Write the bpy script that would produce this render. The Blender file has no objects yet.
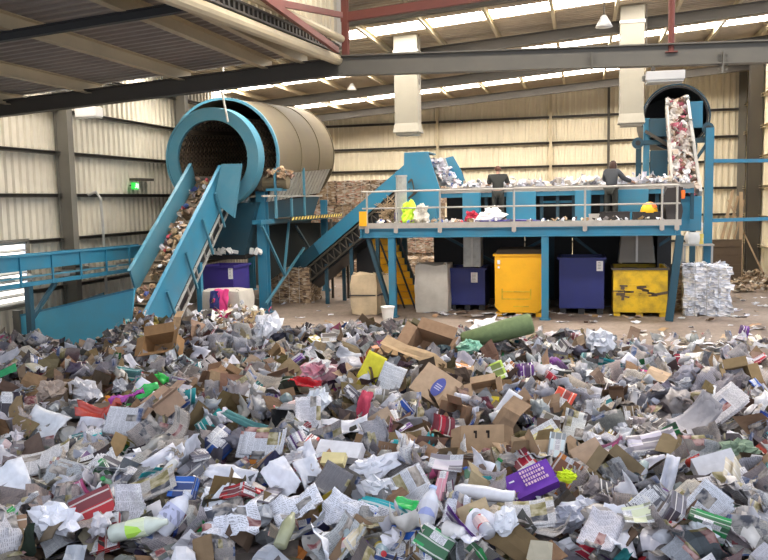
import bpy, math, random
import numpy as np
from mathutils import Vector, Matrix, Euler, noise as mnoise
random.seed(7)
COL = bpy.context.scene.collection
PI = math.pi
V = Vector

# ------------------------------------------------------------------ camera
F_PX = 800.0; EYE = V((0, 0, 3.55))
YAW = math.radians(14.0); PITCH = math.atan(80/800.0); ROLL = math.radians(1.15)
f0 = V((-math.sin(YAW), math.cos(YAW), 0)); r0 = V((math.cos(YAW), math.sin(YAW), 0))
fwd = (f0*math.cos(PITCH) - V((0, 0, 1))*math.sin(PITCH)).normalized()
up0 = r0.cross(fwd)
rgt = r0*math.cos(ROLL) - up0*math.sin(ROLL)
upv = up0*math.cos(ROLL) + r0*math.sin(ROLL)
cam_d = bpy.data.cameras.new('camera'); cam = bpy.data.objects.new('camera', cam_d); COL.objects.link(cam)
cam_d.sensor_width = 36; cam_d.lens = F_PX/768*36; cam_d.clip_end = 300
M = Matrix((rgt, upv, -fwd)).transposed().to_4x4(); M.translation = EYE
cam.matrix_world = M
bpy.context.scene.camera = cam

def ray(x, y): return fwd + rgt*((x-384)/F_PX) - upv*((y-280)/F_PX)
def W(x, y, **k):
    d = ray(x, y)
    if 'Y' in k: t = k['Y']/d.y
    elif 'X' in k: t = k['X']/d.x
    else: t = (k['z']-EYE.z)/d.z
    return EYE + d*t

# ------------------------------------------------------------------ materials
MATS = {}
def newmat(name):
    m = bpy.data.materials.new(name); m.use_nodes = True
    MATS[name] = m
    nt = m.node_tree; b = nt.nodes['Principled BSDF']
    return m, nt, b
def mat(name, col, rough=.6, metal=0, dirt=.35, scale=3.0, dcol=None, bump=0, spec=.4, trans=0, alpha=1):
    """painted or plain surface with worn, uneven procedural colour"""
    m, nt, b = newmat(name)
    N = nt.nodes.new; L = nt.links.new
    tc = N('ShaderNodeTexCoord'); n = N('ShaderNodeTexNoise'); n.inputs['Scale'].default_value = scale; n.inputs['Detail'].default_value = 6
    n.inputs['Roughness'].default_value = .65
    L(tc.outputs['Object'], n.inputs['Vector'])
    r = N('ShaderNodeValToRGB'); r.color_ramp.elements[0].position = .42; r.color_ramp.elements[1].position = .72
    r.color_ramp.elements[0].color = (0, 0, 0, 1); r.color_ramp.elements[1].color = (dirt, dirt, dirt, 1)
    L(n.outputs['Fac'], r.inputs['Fac'])
    mx = N('ShaderNodeMix'); mx.data_type = 'RGBA'
    dc = dcol or tuple(c*.45+.02 for c in col)
    mx.inputs['A'].default_value = (*col, 1); mx.inputs['B'].default_value = (*dc, 1)
    L(r.outputs['Color'], mx.inputs['Factor']); L(mx.outputs['Result'], b.inputs['Base Color'])
    b.inputs['Roughness'].default_value = rough; b.inputs['Metallic'].default_value = metal
    b.inputs['Specular IOR Level'].default_value = spec
    if trans: b.inputs['Transmission Weight'].default_value = trans
    if alpha < 1: b.inputs['Alpha'].default_value = alpha
    if bump:
        bn = N('ShaderNodeBump'); bn.inputs['Strength'].default_value = bump; bn.inputs['Distance'].default_value = .03
        L(n.outputs['Fac'], bn.inputs['Height']); L(bn.outputs['Normal'], b.inputs['Normal'])
    return m
rust = (.16, .09, .05)
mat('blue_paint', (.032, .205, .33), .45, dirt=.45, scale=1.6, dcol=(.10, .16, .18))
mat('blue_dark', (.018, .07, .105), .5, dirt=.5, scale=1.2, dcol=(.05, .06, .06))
mat('blue_light', (.06, .215, .30), .5, dirt=.35, scale=1.5, dcol=(.16, .25, .28))
mat('trough_blue_lit', (.085, .42, .60), .5, dirt=.35, scale=1.0, dcol=(.16, .24, .26))  # blue paint lightened; sky light on the plate is put into the colour
mat('cream_sheet', (.80, .72, .53), .55, dirt=.3, scale=.5, dcol=(.42, .37, .28))
mat('grey_sheet', (.60, .56, .46), .55, dirt=.4, scale=.5, dcol=(.30, .28, .23))
mat('roof_sheet', (.50, .42, .31), .5, dirt=.5, scale=.6, dcol=(.17, .14, .12))
mat('low_roof_sheet', (.37, .33, .29), .5, dirt=.4, scale=.6, dcol=(.12, .10, .10))
mat('cream_steel', (.58, .49, .32), .5, dirt=.3, scale=1)
mat('dark_steel', (.075, .065, .05), .5, dirt=.3, scale=1)
mat('grey_steel', (.15, .14, .115), .45, dirt=.3, scale=1)
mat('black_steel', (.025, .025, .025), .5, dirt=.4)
mat('matt_black', (.03, .035, .035), .95, dirt=.5, spec=.05)  # dark matt colour, almost no specular
mat('red_steel', (.20, .055, .04), .55, dirt=.4, scale=2)
mat('galvanised', (.45, .45, .42), .4, metal=.3, dirt=.4, scale=4)
mat('rail_paint', (.42, .40, .36), .5, dirt=.4, scale=5)
mat('hood_metal', (.13, .105, .062), .75, metal=0, dirt=.6, scale=1.2, dcol=(.11, .085, .06))
mat('duct_metal', (.27, .25, .195), .5, dirt=.25, scale=1.5)
mat('lamp_white', (.60, .59, .57), .4, dirt=.1)
mat('yellow_bin', (.90, .46, .012), .45, dirt=.25, scale=2.2, dcol=(.45, .24, .02))
mat('yellow_worn', (.78, .50, .02), .45, dirt=.75, scale=2.5, dcol=(.20, .13, .03))
mat('blue_bin', (.025, .035, .17), .4, dirt=.3, scale=2)
mat('violet_bin', (.045, .03, .21), .4, dirt=.3, scale=2)
mat('label_white', (.8, .8, .78), .6, dirt=.1)
mat('canvas', (.58, .46, .30), .9, dirt=.45, scale=3, dcol=(.28, .23, .17), bump=.4)
mat('pale_bag', (.52, .49, .43), .8, dirt=.4, scale=3, dcol=(.3, .27, .22), bump=.5)
mat('rubber', (.035, .032, .03), .8, dirt=.4)
mat('belt_dirty', (.16, .12, .08), .8, dirt=.6, scale=4)
mat('wood', (.36, .26, .16), .8, dirt=.5, scale=3)
mat('dark_wood', (.12, .085, .055), .8, dirt=.5, scale=3)
mat('bucket_white', (.75, .74, .70), .4, dirt=.15)
mat('skin', (.50, .29, .20), .5, dirt=.1)
mat('hair_brown', (.10, .035, .02), .6, dirt=.4, scale=20)
mat('hair_dark', (.05, .02, .012), .6, dirt=.4, scale=20)
mat('shirt_dark', (.035, .037, .033), .9, dirt=.3, scale=6)
mat('jumper_grey', (.055, .06, .068), .9, dirt=.3, scale=6)
mat('trouser', (.03, .032, .028), .9, dirt=.3)
mat('boot', (.02, .018, .015), .6)
mat('hivis', (.55, .85, .05), .7, dirt=.2)
mat('helmet', (.85, .50, .02), .3, dirt=.1)
mat('helmet_orange', (.75, .16, .02), .3, dirt=.1)
mat('crate_black', (.035, .03, .028), .6, dirt=.3)
mat('pink', (.75, .06, .25), .8, dirt=.2)
mat('stripe_yellow', (.75, .60, .15), .5, dirt=.2)
mat('frp', (.38, .39, .36), .35, dirt=.6, scale=5)
mat('strap', (.05, .05, .05), .5)
mat('exit_green', (.02, .5, .06), .4, dirt=0)

# floor concrete
m, nt, b = newmat('concrete')
N = nt.nodes.new; L = nt.links.new
tc = N('ShaderNodeTexCoord')
n1 = N('ShaderNodeTexNoise'); n1.inputs['Scale'].default_value = .35; n1.inputs['Detail'].default_value = 8; n1.inputs['Roughness'].default_value = .7
n2 = N('ShaderNodeTexNoise'); n2.inputs['Scale'].default_value = 9; n2.inputs['Detail'].default_value = 6
L(tc.outputs['Object'], n1.inputs['Vector']); L(tc.outputs['Object'], n2.inputs['Vector'])
r = N('ShaderNodeValToRGB'); r.color_ramp.elements[0].position = .35; r.color_ramp.elements[1].position = .68
r.color_ramp.elements[0].color = (.17, .125, .095, 1); r.color_ramp.elements[1].color = (.36, .29, .235, 1)
L(n1.outputs['Fac'], r.inputs['Fac'])
mx = N('ShaderNodeMix'); mx.data_type = 'RGBA'; mx.blend_type = 'MULTIPLY'; mx.inputs['Factor'].default_value = .6
r2 = N('ShaderNodeValToRGB'); r2.color_ramp.elements[0].position = .3; r2.color_ramp.elements[0].color = (.5, .47, .44, 1); r2.color_ramp.elements[1].position = .62
L(n2.outputs['Fac'], r2.inputs['Fac']); L(r.outputs['Color'], mx.inputs['A']); L(r2.outputs['Color'], mx.inputs['B'])
L(mx.outputs['Result'], b.inputs['Base Color']); b.inputs['Roughness'].default_value = .65
bn = N('ShaderNodeBump'); bn.inputs['Strength'].default_value = .3; L(n2.outputs['Fac'], bn.inputs['Height']); L(bn.outputs['Normal'], b.inputs['Normal'])

# translucent roof light: a daylit panel
m, nt, b = newmat('rooflight')
b.inputs['Base Color'].default_value = (.8, .8, .85, 1)
b.inputs['Emission Color'].default_value = (1.0, .93, .86, 1); b.inputs['Emission Strength'].default_value = 25.0
m, nt, b = newmat('louvre_glow')
b.inputs['Base Color'].default_value = (.8, .8, .8, 1)
b.inputs['Emission Color'].default_value = (1, .93, .86, 1); b.inputs['Emission Strength'].default_value = 2.2
m, nt, b = newmat('exit_lit')
b.inputs['Base Color'].default_value = (.02, .45, .05, 1)
b.inputs['Emission Color'].default_value = (.05, .8, .1, 1); b.inputs['Emission Strength'].default_value = .7
m, nt, b = newmat('exit_white')
b.inputs['Emission Color'].default_value = (.9, 1, .9, 1); b.inputs['Emission Strength'].default_value = 1.2

# perforated drum plate
m, nt, b = newmat('drum_plate')
N = nt.nodes.new; L = nt.links.new
uv = N('ShaderNodeUVMap'); br = N('ShaderNodeTexBrick'); br.offset = .5
br.inputs['Scale'].default_value = 1; br.inputs['Brick Width'].default_value = .14; br.inputs['Row Height'].default_value = .14; br.inputs['Mortar Size'].default_value = .032
br.inputs['Color1'].default_value = (.015, .012, .01, 1); br.inputs['Color2'].default_value = (.05, .04, .03, 1); br.inputs['Mortar'].default_value = (.17, .12, .08, 1)
L(uv.outputs['UV'], br.inputs['Vector']); L(br.outputs['Color'], b.inputs['Base Color']); b.inputs['Roughness'].default_value = .7

# per-piece coloured materials reading the 'tint' attribute
def tintmat(name, kind, rough=.7):
    m, nt, b = newmat(name); N = nt.nodes.new; L = nt.links.new
    at = N('ShaderNodeAttribute'); at.attribute_name = 'tint'
    uv = N('ShaderNodeUVMap')
    b.inputs['Roughness'].default_value = rough; b.inputs['Specular IOR Level'].default_value = .3
    def math_(op, a, c=None):
        q = N('ShaderNodeMath'); q.operation = op
        for i, s in enumerate((a, c)):
            if s is None: continue
            if isinstance(s, (int, float)): q.inputs[i].default_value = s
            else: L(s, q.inputs[i])
        return q.outputs[0]
    def mix(f, a, c, mode='MIX'):
        q = N('ShaderNodeMix'); q.data_type = 'RGBA'; q.blend_type = mode
        for s, k in ((f, 'Factor'), (a, 'A'), (c, 'B')):
            if isinstance(s, (int, float)): q.inputs[k].default_value = s
            elif isinstance(s, tuple): q.inputs[k].default_value = s
            else: L(s, q.inputs[k])
        return q.outputs['Result']
    if kind == 'plain':
        n = N('ShaderNodeTexNoise'); n.inputs['Scale'].default_value = 14; n.inputs['Detail'].default_value = 4
        tcx = N('ShaderNodeTexCoord'); L(tcx.outputs['Object'], n.inputs['Vector'])
        k = math_('MULTIPLY_ADD', n.outputs['Fac'], .5)
        nt.nodes[-1].inputs[2].default_value = .72
        vm = N('ShaderNodeVectorMath'); vm.operation = 'SCALE'; L(at.outputs['Color'], vm.inputs[0]); L(k, vm.inputs['Scale'])
        L(vm.outputs[0], b.inputs['Base Color']); return m
    sp = N('ShaderNodeSeparateXYZ'); L(uv.outputs['UV'], sp.inputs[0])
    u, v = sp.outputs[0], sp.outputs[1]
    # coarse blocks (columns / pictures)
    nb = 3.0 if kind == 'print' else 2.2
    bx_ = math_('FLOOR', math_('MULTIPLY', u, nb)); by_ = math_('FLOOR', math_('MULTIPLY', v, nb*1.4))
    cb = N('ShaderNodeCombineXYZ'); L(bx_, cb.inputs[0]); L(by_, cb.inputs[1])
    wn = N('ShaderNodeTexWhiteNoise'); wn.noise_dimensions = '2D'; L(cb.outputs[0], wn.inputs['Vector'])
    # text lines
    ln = math_('GREATER_THAN', math_('FRACT', math_('MULTIPLY', v, 24.0)), .5)
    nz = N('ShaderNodeTexNoise'); nz.noise_dimensions = '2D'; nz.inputs['Scale'].default_value = 34; nz.inputs['Detail'].default_value = 1
    L(uv.outputs['UV'], nz.inputs['Vector'])
    word = math_('GREATER_THAN', nz.outputs['Fac'], .44)
    txt = math_('MULTIPLY', ln, word)
    gut = math_('GREATER_THAN', math_('FRACT', math_('MULTIPLY', u, nb*2)), .12)
    txt = math_('MULTIPLY', txt, gut)
    if kind == 'print':
        paper = mix(math_('MULTIPLY', txt, .5), at.outputs['Color'], (.06, .06, .075, 1))
        pn = N('ShaderNodeTexNoise'); pn.noise_dimensions = '2D'; pn.inputs['Scale'].default_value = 5; pn.inputs['Detail'].default_value = 3
        L(uv.outputs['UV'], pn.inputs['Vector'])
        pr = N('ShaderNodeValToRGB'); pr.color_ramp.elements[0].position = .38; pr.color_ramp.elements[1].position = .62
        pr.color_ramp.elements[0].color = (.05, .05, .06, 1); pr.color_ramp.elements[1].color = (.5, .46, .42, 1)
        L(pn.outputs['Fac'], pr.inputs['Fac'])
        hr = N('ShaderNodeValToRGB'); hr.color_ramp.interpolation = 'CONSTANT'; e_ = hr.color_ramp.elements
        e_[0].color = (.10, .11, .14, 1); e_[1].position = .80; e_[1].color = (.45, .38, .32, 1)
        for p_, c_ in ((.85, (.4, .06, .06, 1)), (.88, (.08, .16, .4, 1)), (.92, (.3, .28, .26, 1)), (.96, (.5, .42, .12, 1))):
            q_ = e_.new(p_); q_.color = c_
        L(wn.outputs['Value'], hr.inputs['Fac']); pic = mix(.4, pr.outputs['Color'], hr.outputs['Color'])
        ispic = math_('GREATER_THAN', wn.outputs['Value'], .74)
        col = mix(ispic, paper, pic)
    else:   # glossy carton / packet print
        dk = math_('LESS_THAN', wn.outputs['Value'], .3); hue = mix(math_('MULTIPLY', dk, .65), at.outputs['Color'], (.06, .05, .06, 1))
        white = mix(math_('MULTIPLY', txt, .7), (.75, .75, .76, 1), (.08, .06, .12, 1))
        isw = math_('GREATER_THAN', wn.outputs['Value'], .72)
        col = mix(isw, hue, white)
        big = math_('GREATER_THAN', math_('FRACT', math_('MULTIPLY', v, 2.4)), .86)
        col = mix(math_('MULTIPLY', big, .7), col, (.78, .76, .72, 1))
    L(col, b.inputs['Base Color'])
    return m
tintmat('tint_plain', 'plain', .75); tintmat('tint_print', 'print', .7); tintmat('tint_pack', 'pack', .35)
m = tintmat('tint_film', 'plain', .22); m.node_tree.nodes['Principled BSDF'].inputs['Specular IOR Level'].default_value = .6
tintmat('tint_card', 'plain', .85)

# ------------------------------------------------------------------ mesh builder
class MB:
    def __init__(s): s.v = []; s.f = []; s.uv = []; s.t = []
    def add(s, vs, fs, uvs=None, tint=None):
        o = len(s.v); s.v += [tuple(p) for p in vs]
        for f in fs: s.f.append(tuple(i+o for i in f))
        s.uv += list(uvs) if uvs is not None else [(p[0], p[1]) for p in vs]
        s.t += [tint or (1, 1, 1)]*len(vs)
        return s
    def box(s, c, sz, rot=None):
        x, y, z = [q/2 for q in sz]; c = V(c)
        vs = [V((i, j, k)) for i in (-x, x) for j in (-y, y) for k in (-z, z)]
        if rot is not None: vs = [rot @ p for p in vs]
        return s.add([p+c for p in vs], [(0, 1, 3, 2), (4, 6, 7, 5), (0, 4, 5, 1), (2, 3, 7, 6), (0, 2, 6, 4), (1, 5, 7, 3)])
    def bb(s, lo, hi): return s.box([(a+b)/2 for a, b in zip(lo, hi)], [abs(b-a) for a, b in zip(lo, hi)])
    def beam(s, p, q, w, h, up=(0, 0, 1)):
        p, q = V(p), V(q); d = (q-p); l = d.length; d.normalize(); up = V(up)
        if abs(d.dot(up)) > .98: up = V((0, 1, 0))
        sd = d.cross(up).normalized(); u = sd.cross(d)
        vs = [p + d*t*l + sd*a*w/2 + u*b*h/2 for t in (0, 1) for a in (-1, 1) for b in (-1, 1)]
        return s.add(vs, [(0, 1, 3, 2), (4, 6, 7, 5), (0, 4, 5, 1), (2, 3, 7, 6), (0, 2, 6, 4), (1, 5, 7, 3)])
    def ibeam(s, p, q, w, h, t=.02, up=(0, 0, 1)):
        p, q = V(p), V(q); d = (q-p).normalized(); u0 = V(up)
        if abs(d.dot(u0)) > .98: u0 = V((0, 1, 0))
        sd = d.cross(u0).normalized(); u = sd.cross(d)
        s.beam(p+u*(h/2-t/2), q+u*(h/2-t/2), w, t, up); s.beam(p-u*(h/2-t/2), q-u*(h/2-t/2), w, t, up)
        return s.beam(p, q, t, h-2*t, up)
    def cbeam(s, p, q, w, h, t=.012, up=(0, 0, 1)):
        p, q = V(p), V(q); d = (q-p).normalized(); u0 = V(up)
        sd = d.cross(u0).normalized(); u = sd.cross(d)
        s.beam(p+u*(h/2-t/2), q+u*(h/2-t/2), w, t, up); s.beam(p-u*(h/2-t/2), q-u*(h/2-t/2), w, t, up)
        return s.beam(p-sd*(w/2-t/2), q-sd*(w/2-t/2), t, h-2*t, up)
    def tube(s, pts, r, n=8, cap=True):
        pts = [V(p) for p in pts]; R = r if isinstance(r, (list, tuple)) else [r]*len(pts)
        vs = []; uvs = []
        for i, p in enumerate(pts):
            d = (pts[min(i+1, len(pts)-1)]-pts[max(i-1, 0)]).normalized()
            a = V((0, 0, 1)) if abs(d.z) < .9 else V((1, 0, 0))
            sd = d.cross(a).normalized(); u = sd.cross(d)
            for k in range(n):
                t = 2*PI*k/n; vs.append(p+(sd*math.cos(t)+u*math.sin(t))*R[i]); uvs.append((k/n, i/len(pts)))
        fs = [(i*n+k, i*n+(k+1) % n, (i+1)*n+(k+1) % n, (i+1)*n+k) for i in range(len(pts)-1) for k in range(n)]
        if cap: fs += [tuple(range(n))[::-1], tuple((len(pts)-1)*n+k for k in range(n))]
        return s.add(vs, fs, uvs)
    def prism(s, poly, ext):
        """closed 3-D polygon extruded by vector ext"""
        n = len(poly); e = V(ext); vs = [V(p) for p in poly] + [V(p)+e for p in poly]
        return s.add(vs, [tuple(range(n)), tuple(range(2*n-1, n-1, -1))] + [(i, i+n, (i+1) % n+n, (i+1) % n) for i in range(n)])
    def hexa(s, a, b): # two quads (bottom, top)
        return s.add([V(p) for p in a]+[V(p) for p in b], [(3, 2, 1, 0), (4, 5, 6, 7), (0, 1, 5, 4), (1, 2, 6, 5), (2, 3, 7, 6), (3, 0, 4, 7)])
    def grid(s, fn, nu, nv, tint=None, uvs=1.0, closed=False, uvo=(0, 0)):
        vs = [fn(i/nu, j/nv) for j in range(nv+1) for i in range(nu+1)]
        uv = [(uvo[0]+i/nu*uvs, uvo[1]+j/nv*uvs) for j in range(nv+1) for i in range(nu+1)]
        fs = [(j*(nu+1)+i, j*(nu+1)+i+1, (j+1)*(nu+1)+i+1, (j+1)*(nu+1)+i) for j in range(nv) for i in range(nu)]
        return s.add(vs, fs, uv, tint)
    def build(s, name, material, parent=None, origin=None, smooth=False, bevel=0, solid=0, label=None):
        o0 = V(origin) if origin is not None else (V(parent['_o']) if parent is not None else V((0, 0, 0)))
        me = bpy.data.meshes.new(name)
        me.from_pydata([(p[0]-o0.x, p[1]-o0.y, p[2]-o0.z) for p in s.v], [], s.f)
        uvl = me.uv_layers.new(name='UVMap')
        idx = np.empty(len(me.loops), dtype=np.int32); me.loops.foreach_get('vertex_index', idx)
        uv = np.array(s.uv, dtype=np.float32)[idx]; uvl.data.foreach_set('uv', uv.ravel())
        if any(t != (1, 1, 1) for t in s.t):
            ca = me.color_attributes.new('tint', 'FLOAT_COLOR', 'POINT')
            c = np.ones((len(s.v), 4), dtype=np.float32); c[:, :3] = np.array(s.t, dtype=np.float32); ca.data.foreach_set('color', c.ravel())
        me.materials.append(MATS[material])
        if smooth: me.polygons.foreach_set('use_smooth', [True]*len(me.polygons))
        me.update()
        o = bpy.data.objects.new(name, me); COL.objects.link(o)
        if parent is not None:
            o.parent = parent
            if origin is not None: o.location = V(origin)-V(parent['_o'])
        else: o.location = o0
        if bevel:
            md = o.modifiers.new('bevel', 'BEVEL'); md.width = bevel; md.segments = 2; md.limit_method = 'ANGLE'
        if solid:
            md = o.modifiers.new('solid', 'SOLIDIFY'); md.thickness = solid; md.offset = 0
        if label: o['label'] = label
        o['_o'] = tuple(o0)
        return o
def tag(o, label=None, cat=None, group=None, kind=None):
    if label: o['label'] = label
    if cat: o['category'] = cat
    if group: o['group'] = group
    if kind: o['kind'] = kind
    return o
def thing(name, label, cat, loc=(0, 0, 0), group=None):
    o = bpy.data.objects.new(name, None); COL.objects.link(o); o.location = loc; o['_o'] = tuple(loc)
    o.empty_display_size = .2
    return tag(o, label, cat, group)
def struct(name, mb, m, **k):
    o = mb.build(name, m, **k); o['kind'] = 'structure'; return o

# ------------------------------------------------------------------ building shell
XL, XR, YB = -14.0, 7.4, 41.0
def zr(x): return 8.9+.07*x           # high roof
def zlow(x): return 6.5+.07*(x+4.55)  # low roof at left
fl = MB().bb((-24, -12, -.2), (16, 44, 0)); struct('floor', fl, 'concrete')

def corrugate(p0, p1, zb, zt, pitch=.27, depth=.065, nrm=(0, 1, 0)):
    """trapezoid ribbed sheet; zb, zt functions of distance fraction"""
    p0, p1 = V(p0), V(p1); L_ = (p1-p0).length; n = int(L_/pitch); nrm = V(nrm)
    vs = []; fs = []
    for i in range(n):
        for fr, dd in ((0, 0), (.3, 0), (.42, 1), (.88, 1)):
            t = (i+fr)/n; p = p0.lerp(p1, t)+nrm*depth*dd
            vs += [V((p.x, p.y, zb(t))), V((p.x, p.y, zt(t)))]
    p = p1; vs += [V((p.x, p.y, zb(1))), V((p.x, p.y, zt(1)))]
    for i in range(len(vs)//2-1): fs.append((2*i, 2*i+2, 2*i+3, 2*i+1))
    return vs, fs
vs, fs = corrugate((XL, YB, 0), (XR, YB, 0), lambda t: 0, lambda t: zr(XL+(XR-XL)*t))
struct('wall_back', MB().add(vs, fs), 'cream_sheet', solid=.004)
# left wall with a louvred opening (Y 12..17.9, z 1.05..2.7)
mb = MB()
for ya, yb, za, zb_ in ((8, 17.9, 0, 1.05), (8, 17.9, 2.7, zr(XL)), (17.9, YB, 0, zr(XL))):
    vs, fs = corrugate((XL, ya, 0), (XL, yb, 0), lambda t: za, lambda t: zb_, nrm=(-1, 0, 0)); mb.add(vs, fs)
struct('wall_left', mb, 'grey_sheet', solid=.004)
vs, fs = corrugate((XR, 30, 0), (XR, YB, 0), lambda t: 0, lambda t: zr(XR), nrm=(1, 0, 0))
struct('wall_right', MB().add(vs, fs), 'cream_sheet', solid=.004)
# louvres
w = MB()
w.bb((XL-.02, 12, 1.0), (XL+.06, 17.95, 1.08)); w.bb((XL-.02, 12, 2.66), (XL+.06, 17.95, 2.74)); w.bb((XL-.02, 17.87, 1.0), (XL+.06, 17.95, 2.74))
wf = struct('window_1', w, 'grey_steel')
g = MB()
g.bb((XL-.12, 12, 1.05), (XL-.11, 17.9, 2.7)); g.build('pane', 'louvre_glow', wf)
lv = MB()
for k in range(9): lv.box((XL-.03, 14.95, 1.12+k*.19), (.1, 5.85, .03), Euler((0, .5, 0)).to_matrix())
lv.build('louvre', 'galvanised', wf)

# girts
gz = [1.35, 2.65, 3.85, 5.0, 6.15, 7.25]
for z in gz:
    for ya, yb in ((8, 21), (21, 37.5)):
        if z < 2.7 and z > 1.05 and ya == 8: ya = 18
        struct('girt', MB().cbeam((XL+.1, ya, z), (XL+.1, yb, z), .16, .1), 'dark_steel')
for z in (1.3, 2.55, 3.8, 5.05, 6.2, 7.45):
    struct('girt', MB().cbeam((XL+.2, YB-.1, z), (XR-.2, YB-.1, z), .14, .11), 'dark_steel')
for z in (1.3, 2.55, 3.8, 5.05, 6.3, 7.6):
    struct('girt', MB().cbeam((XR-.1, YB-.1, z), (XR-.1, 30, z), .14, .11), 'cream_steel')
struct('girt', MB().beam((XL+.2, YB-.12, zr(XL)-.1), (XR-.2, YB-.12, zr(XR)-.1), .16, .16), 'dark_steel')
# columns
for y in (19.3, 26, 32.1, 38.4): struct('column', MB().ibeam((XL+.3, y, 0), (XL+.3, y, zr(XL)-.2), .24, .42, up=(1, 0, 0)), 'grey_steel')
struct('column', MB().ibeam((XR-.32, 37.2, 0), (XR-.32, 37.2, zr(XR)-.2), .5, .5, .03), 'dark_steel')
struct('column', MB().ibeam((XR-.2, YB-.25, 0), (XR-.2, YB-.25, zr(XR)-.2), .3, .3), 'grey_steel')
for x in (-7.2, -1.55, 1.2): struct('column', MB().beam((x, YB-.22, 0), (x, YB-.22, zr(x)-.2), .12, .14), 'cream_steel' if x < 0 else 'dark_steel')
# high roof
strips = [(10.2, 11.2), (16.6, 17.6), (22.85, 24.0), (29.1, 30.15), (35.9, 37.1)]
segs = [(3.0, 10.2), (11.2, 16.6), (17.6, 22.85), (24.0, 29.1), (30.15, 35.9), (37.1, YB+.1)]
mb = MB()
for ya, yb in segs:
    xs = (-4.55 if yb < 16 else XL-.1)
    spans = [(ya, yb, XL-.1 if ya > 17 else -4.6)] if ya != 11.2 else [(11.2, 15.6, -4.6), (15.6, 16.6, XL-.1)]
    for a, c, xl in spans:
        n = int((c-a)/.25)
        vs = []; fs = []
        for i in range(n):
            for fr, dd in ((0, 0), (.3, 0), (.4, 1), (.9, 1)):
                y = a+(c-a)*(i+fr)/n
                vs += [(xl, y, zr(xl)+.04*dd), (XR+.1, y, zr(XR+.1)+.04*dd)]
        vs += [(xl, c, zr(xl)), (XR+.1, c, zr(XR+.1))]
        for i in range(len(vs)//2-1): fs.append((2*i, 2*i+2, 2*i+3, 2*i+1))
        mb.add(vs, fs)
struct('ceiling', mb, 'roof_sheet', solid=.004)
for k, (a, c) in enumerate(strips):
    xr = 6.4; xl = XL+.1 if a > 16 else -4.5
    g = MB().hexa([(xl, a, zr(xl)+.02), (xr, a, zr(xr)+.02), (xr, c, zr(xr)+.02), (xl, c, zr(xl)+.02)],
                  [(xl, a, zr(xl)+.03), (xr, a, zr(xr)+.03), (xr, c, zr(xr)+.03), (xl, c, zr(xl)+.03)])
    struct('window_%d' % (k+2), g, 'rooflight')
# rafters and purlins of the high roof
for y in (20.1, 25.85, 32.0, 38.4): struct('rafter', MB().ibeam((XL, y, zr(XL)-.36), (XR, y, zr(XR)-.36), .2, .34), 'dark_steel')
x = XL+.9
while x < XR:
    struct('purlin', MB().cbeam((x, 3.0 if x > -4.4 else 15.7, zr(x)-.1), (x, YB-.1, zr(x)-.1), .09, .18), 'cream_steel'); x += 1.75
# low roof
a, c = 3.0, 15.6; n = 50; vs = []; fs = []
for i in range(n):
    for fr, dd in ((0, 0), (.3, 0), (.4, 1), (.9, 1)):
        y = a+(c-a)*(i+fr)/n; vs += [(XL-.1, y, zlow(XL)+.04*dd), (-4.55, y, zlow(-4.55)+.04*dd)]
for i in range(len(vs)//2-1): fs.append((2*i, 2*i+2, 2*i+3, 2*i+1))
struct('ceiling', MB().add(vs, fs), 'low_roof_sheet', solid=.004)
for x in [W(*q, z=6.0).x for q in ((0, 91), (0, 68), (0, 30), (66, 2), (120, -4))]:
    struct('purlin', MB().cbeam((x, 3.1, zlow(x)-.12), (x, 15.5, zlow(x)-.12), .13, .24), 'cream_steel')
def zbm(x): return 6.2+.07*(x+4.55)-.02
struct('rafter', MB().ibeam((XL, 10, zbm(XL)+.02), (-4.6, 10, zbm(-4.6)+.02), .1, .13), 'black_steel')
pA = W(0, 109, Y=15); pB = W(344, 66, Y=15); dd_ = (pB-pA).normalized(); pA = pA-dd_*1.5
struct('rafter', MB().ibeam(pA, pB, .22, .33), 'dark_steel')
mbm = MB().ibeam((-4.55, 15, 6.12), (XR+.4, 15, 5.78), .24, .37, .025)
for px in (592, 723): 
    p = W(px, 62, Y=14.9); mbm.box(p, (.02, .12, .35))
for px in (719, 727):
    for dz in (-.12, -.04, .04, .12): mbm.box(W(px, 62, Y=14.985)+V((0, 0, dz)), (.03, .05, .03))
struct('rafter', mbm, 'grey_steel')
# eaves tube, slotted beam and clerestory above the low roof edge
e0 = W(180, 0, X=-4.6); e1 = W(343, 62, X=-4.56); de = (e1-e0).normalized(); eA = e0-de*((e0.y-3.2)/de.y); eB = e1+de*((15.0-e1.y)/de.y)
def eo(dx, dz): return [eA+V((dx, 0, dz)), eB+V((dx, 0, dz))]
struct('trim_1', MB().tube(eo(0, 0), .10, 12), 'cream_steel')
sl = MB()
for zz in (.13, .27): sl.beam(*eo(0, zz), .1, .03)
y = 3.4
while y < 15:
    q = eA+de*((y-eA.y)/de.y); sl.beam(q+V((0, 0, .13)), q+V((0, 0, .27)), .06, .07, (0, 1, 0)); y += .16
struct('trim_2', sl, 'dark_steel')
struct('trim_3', MB().tube(eo(.1, .38), .07, 10), 'cream_steel')
vs, fs = corrugate((-4.62, eA.y, 0), (-4.62, 15.0, 0), lambda t: eA.z+(eB.z-eA.z)*t+.3, lambda t: zr(-4.6), nrm=(-1, 0, 0))
struct('wall_clerestory', MB().add(vs, fs), 'cream_sheet', solid=.004)
vs, fs = corrugate((XL, 15.65, 0), (-4.62, 15.65, 0), lambda t: zlow(XL+9.38*t)+.05, lambda t: zr(XL+9.38*t))
struct('wall_between_roofs', MB().add(vs, fs), 'grey_sheet', solid=.004)

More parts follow.
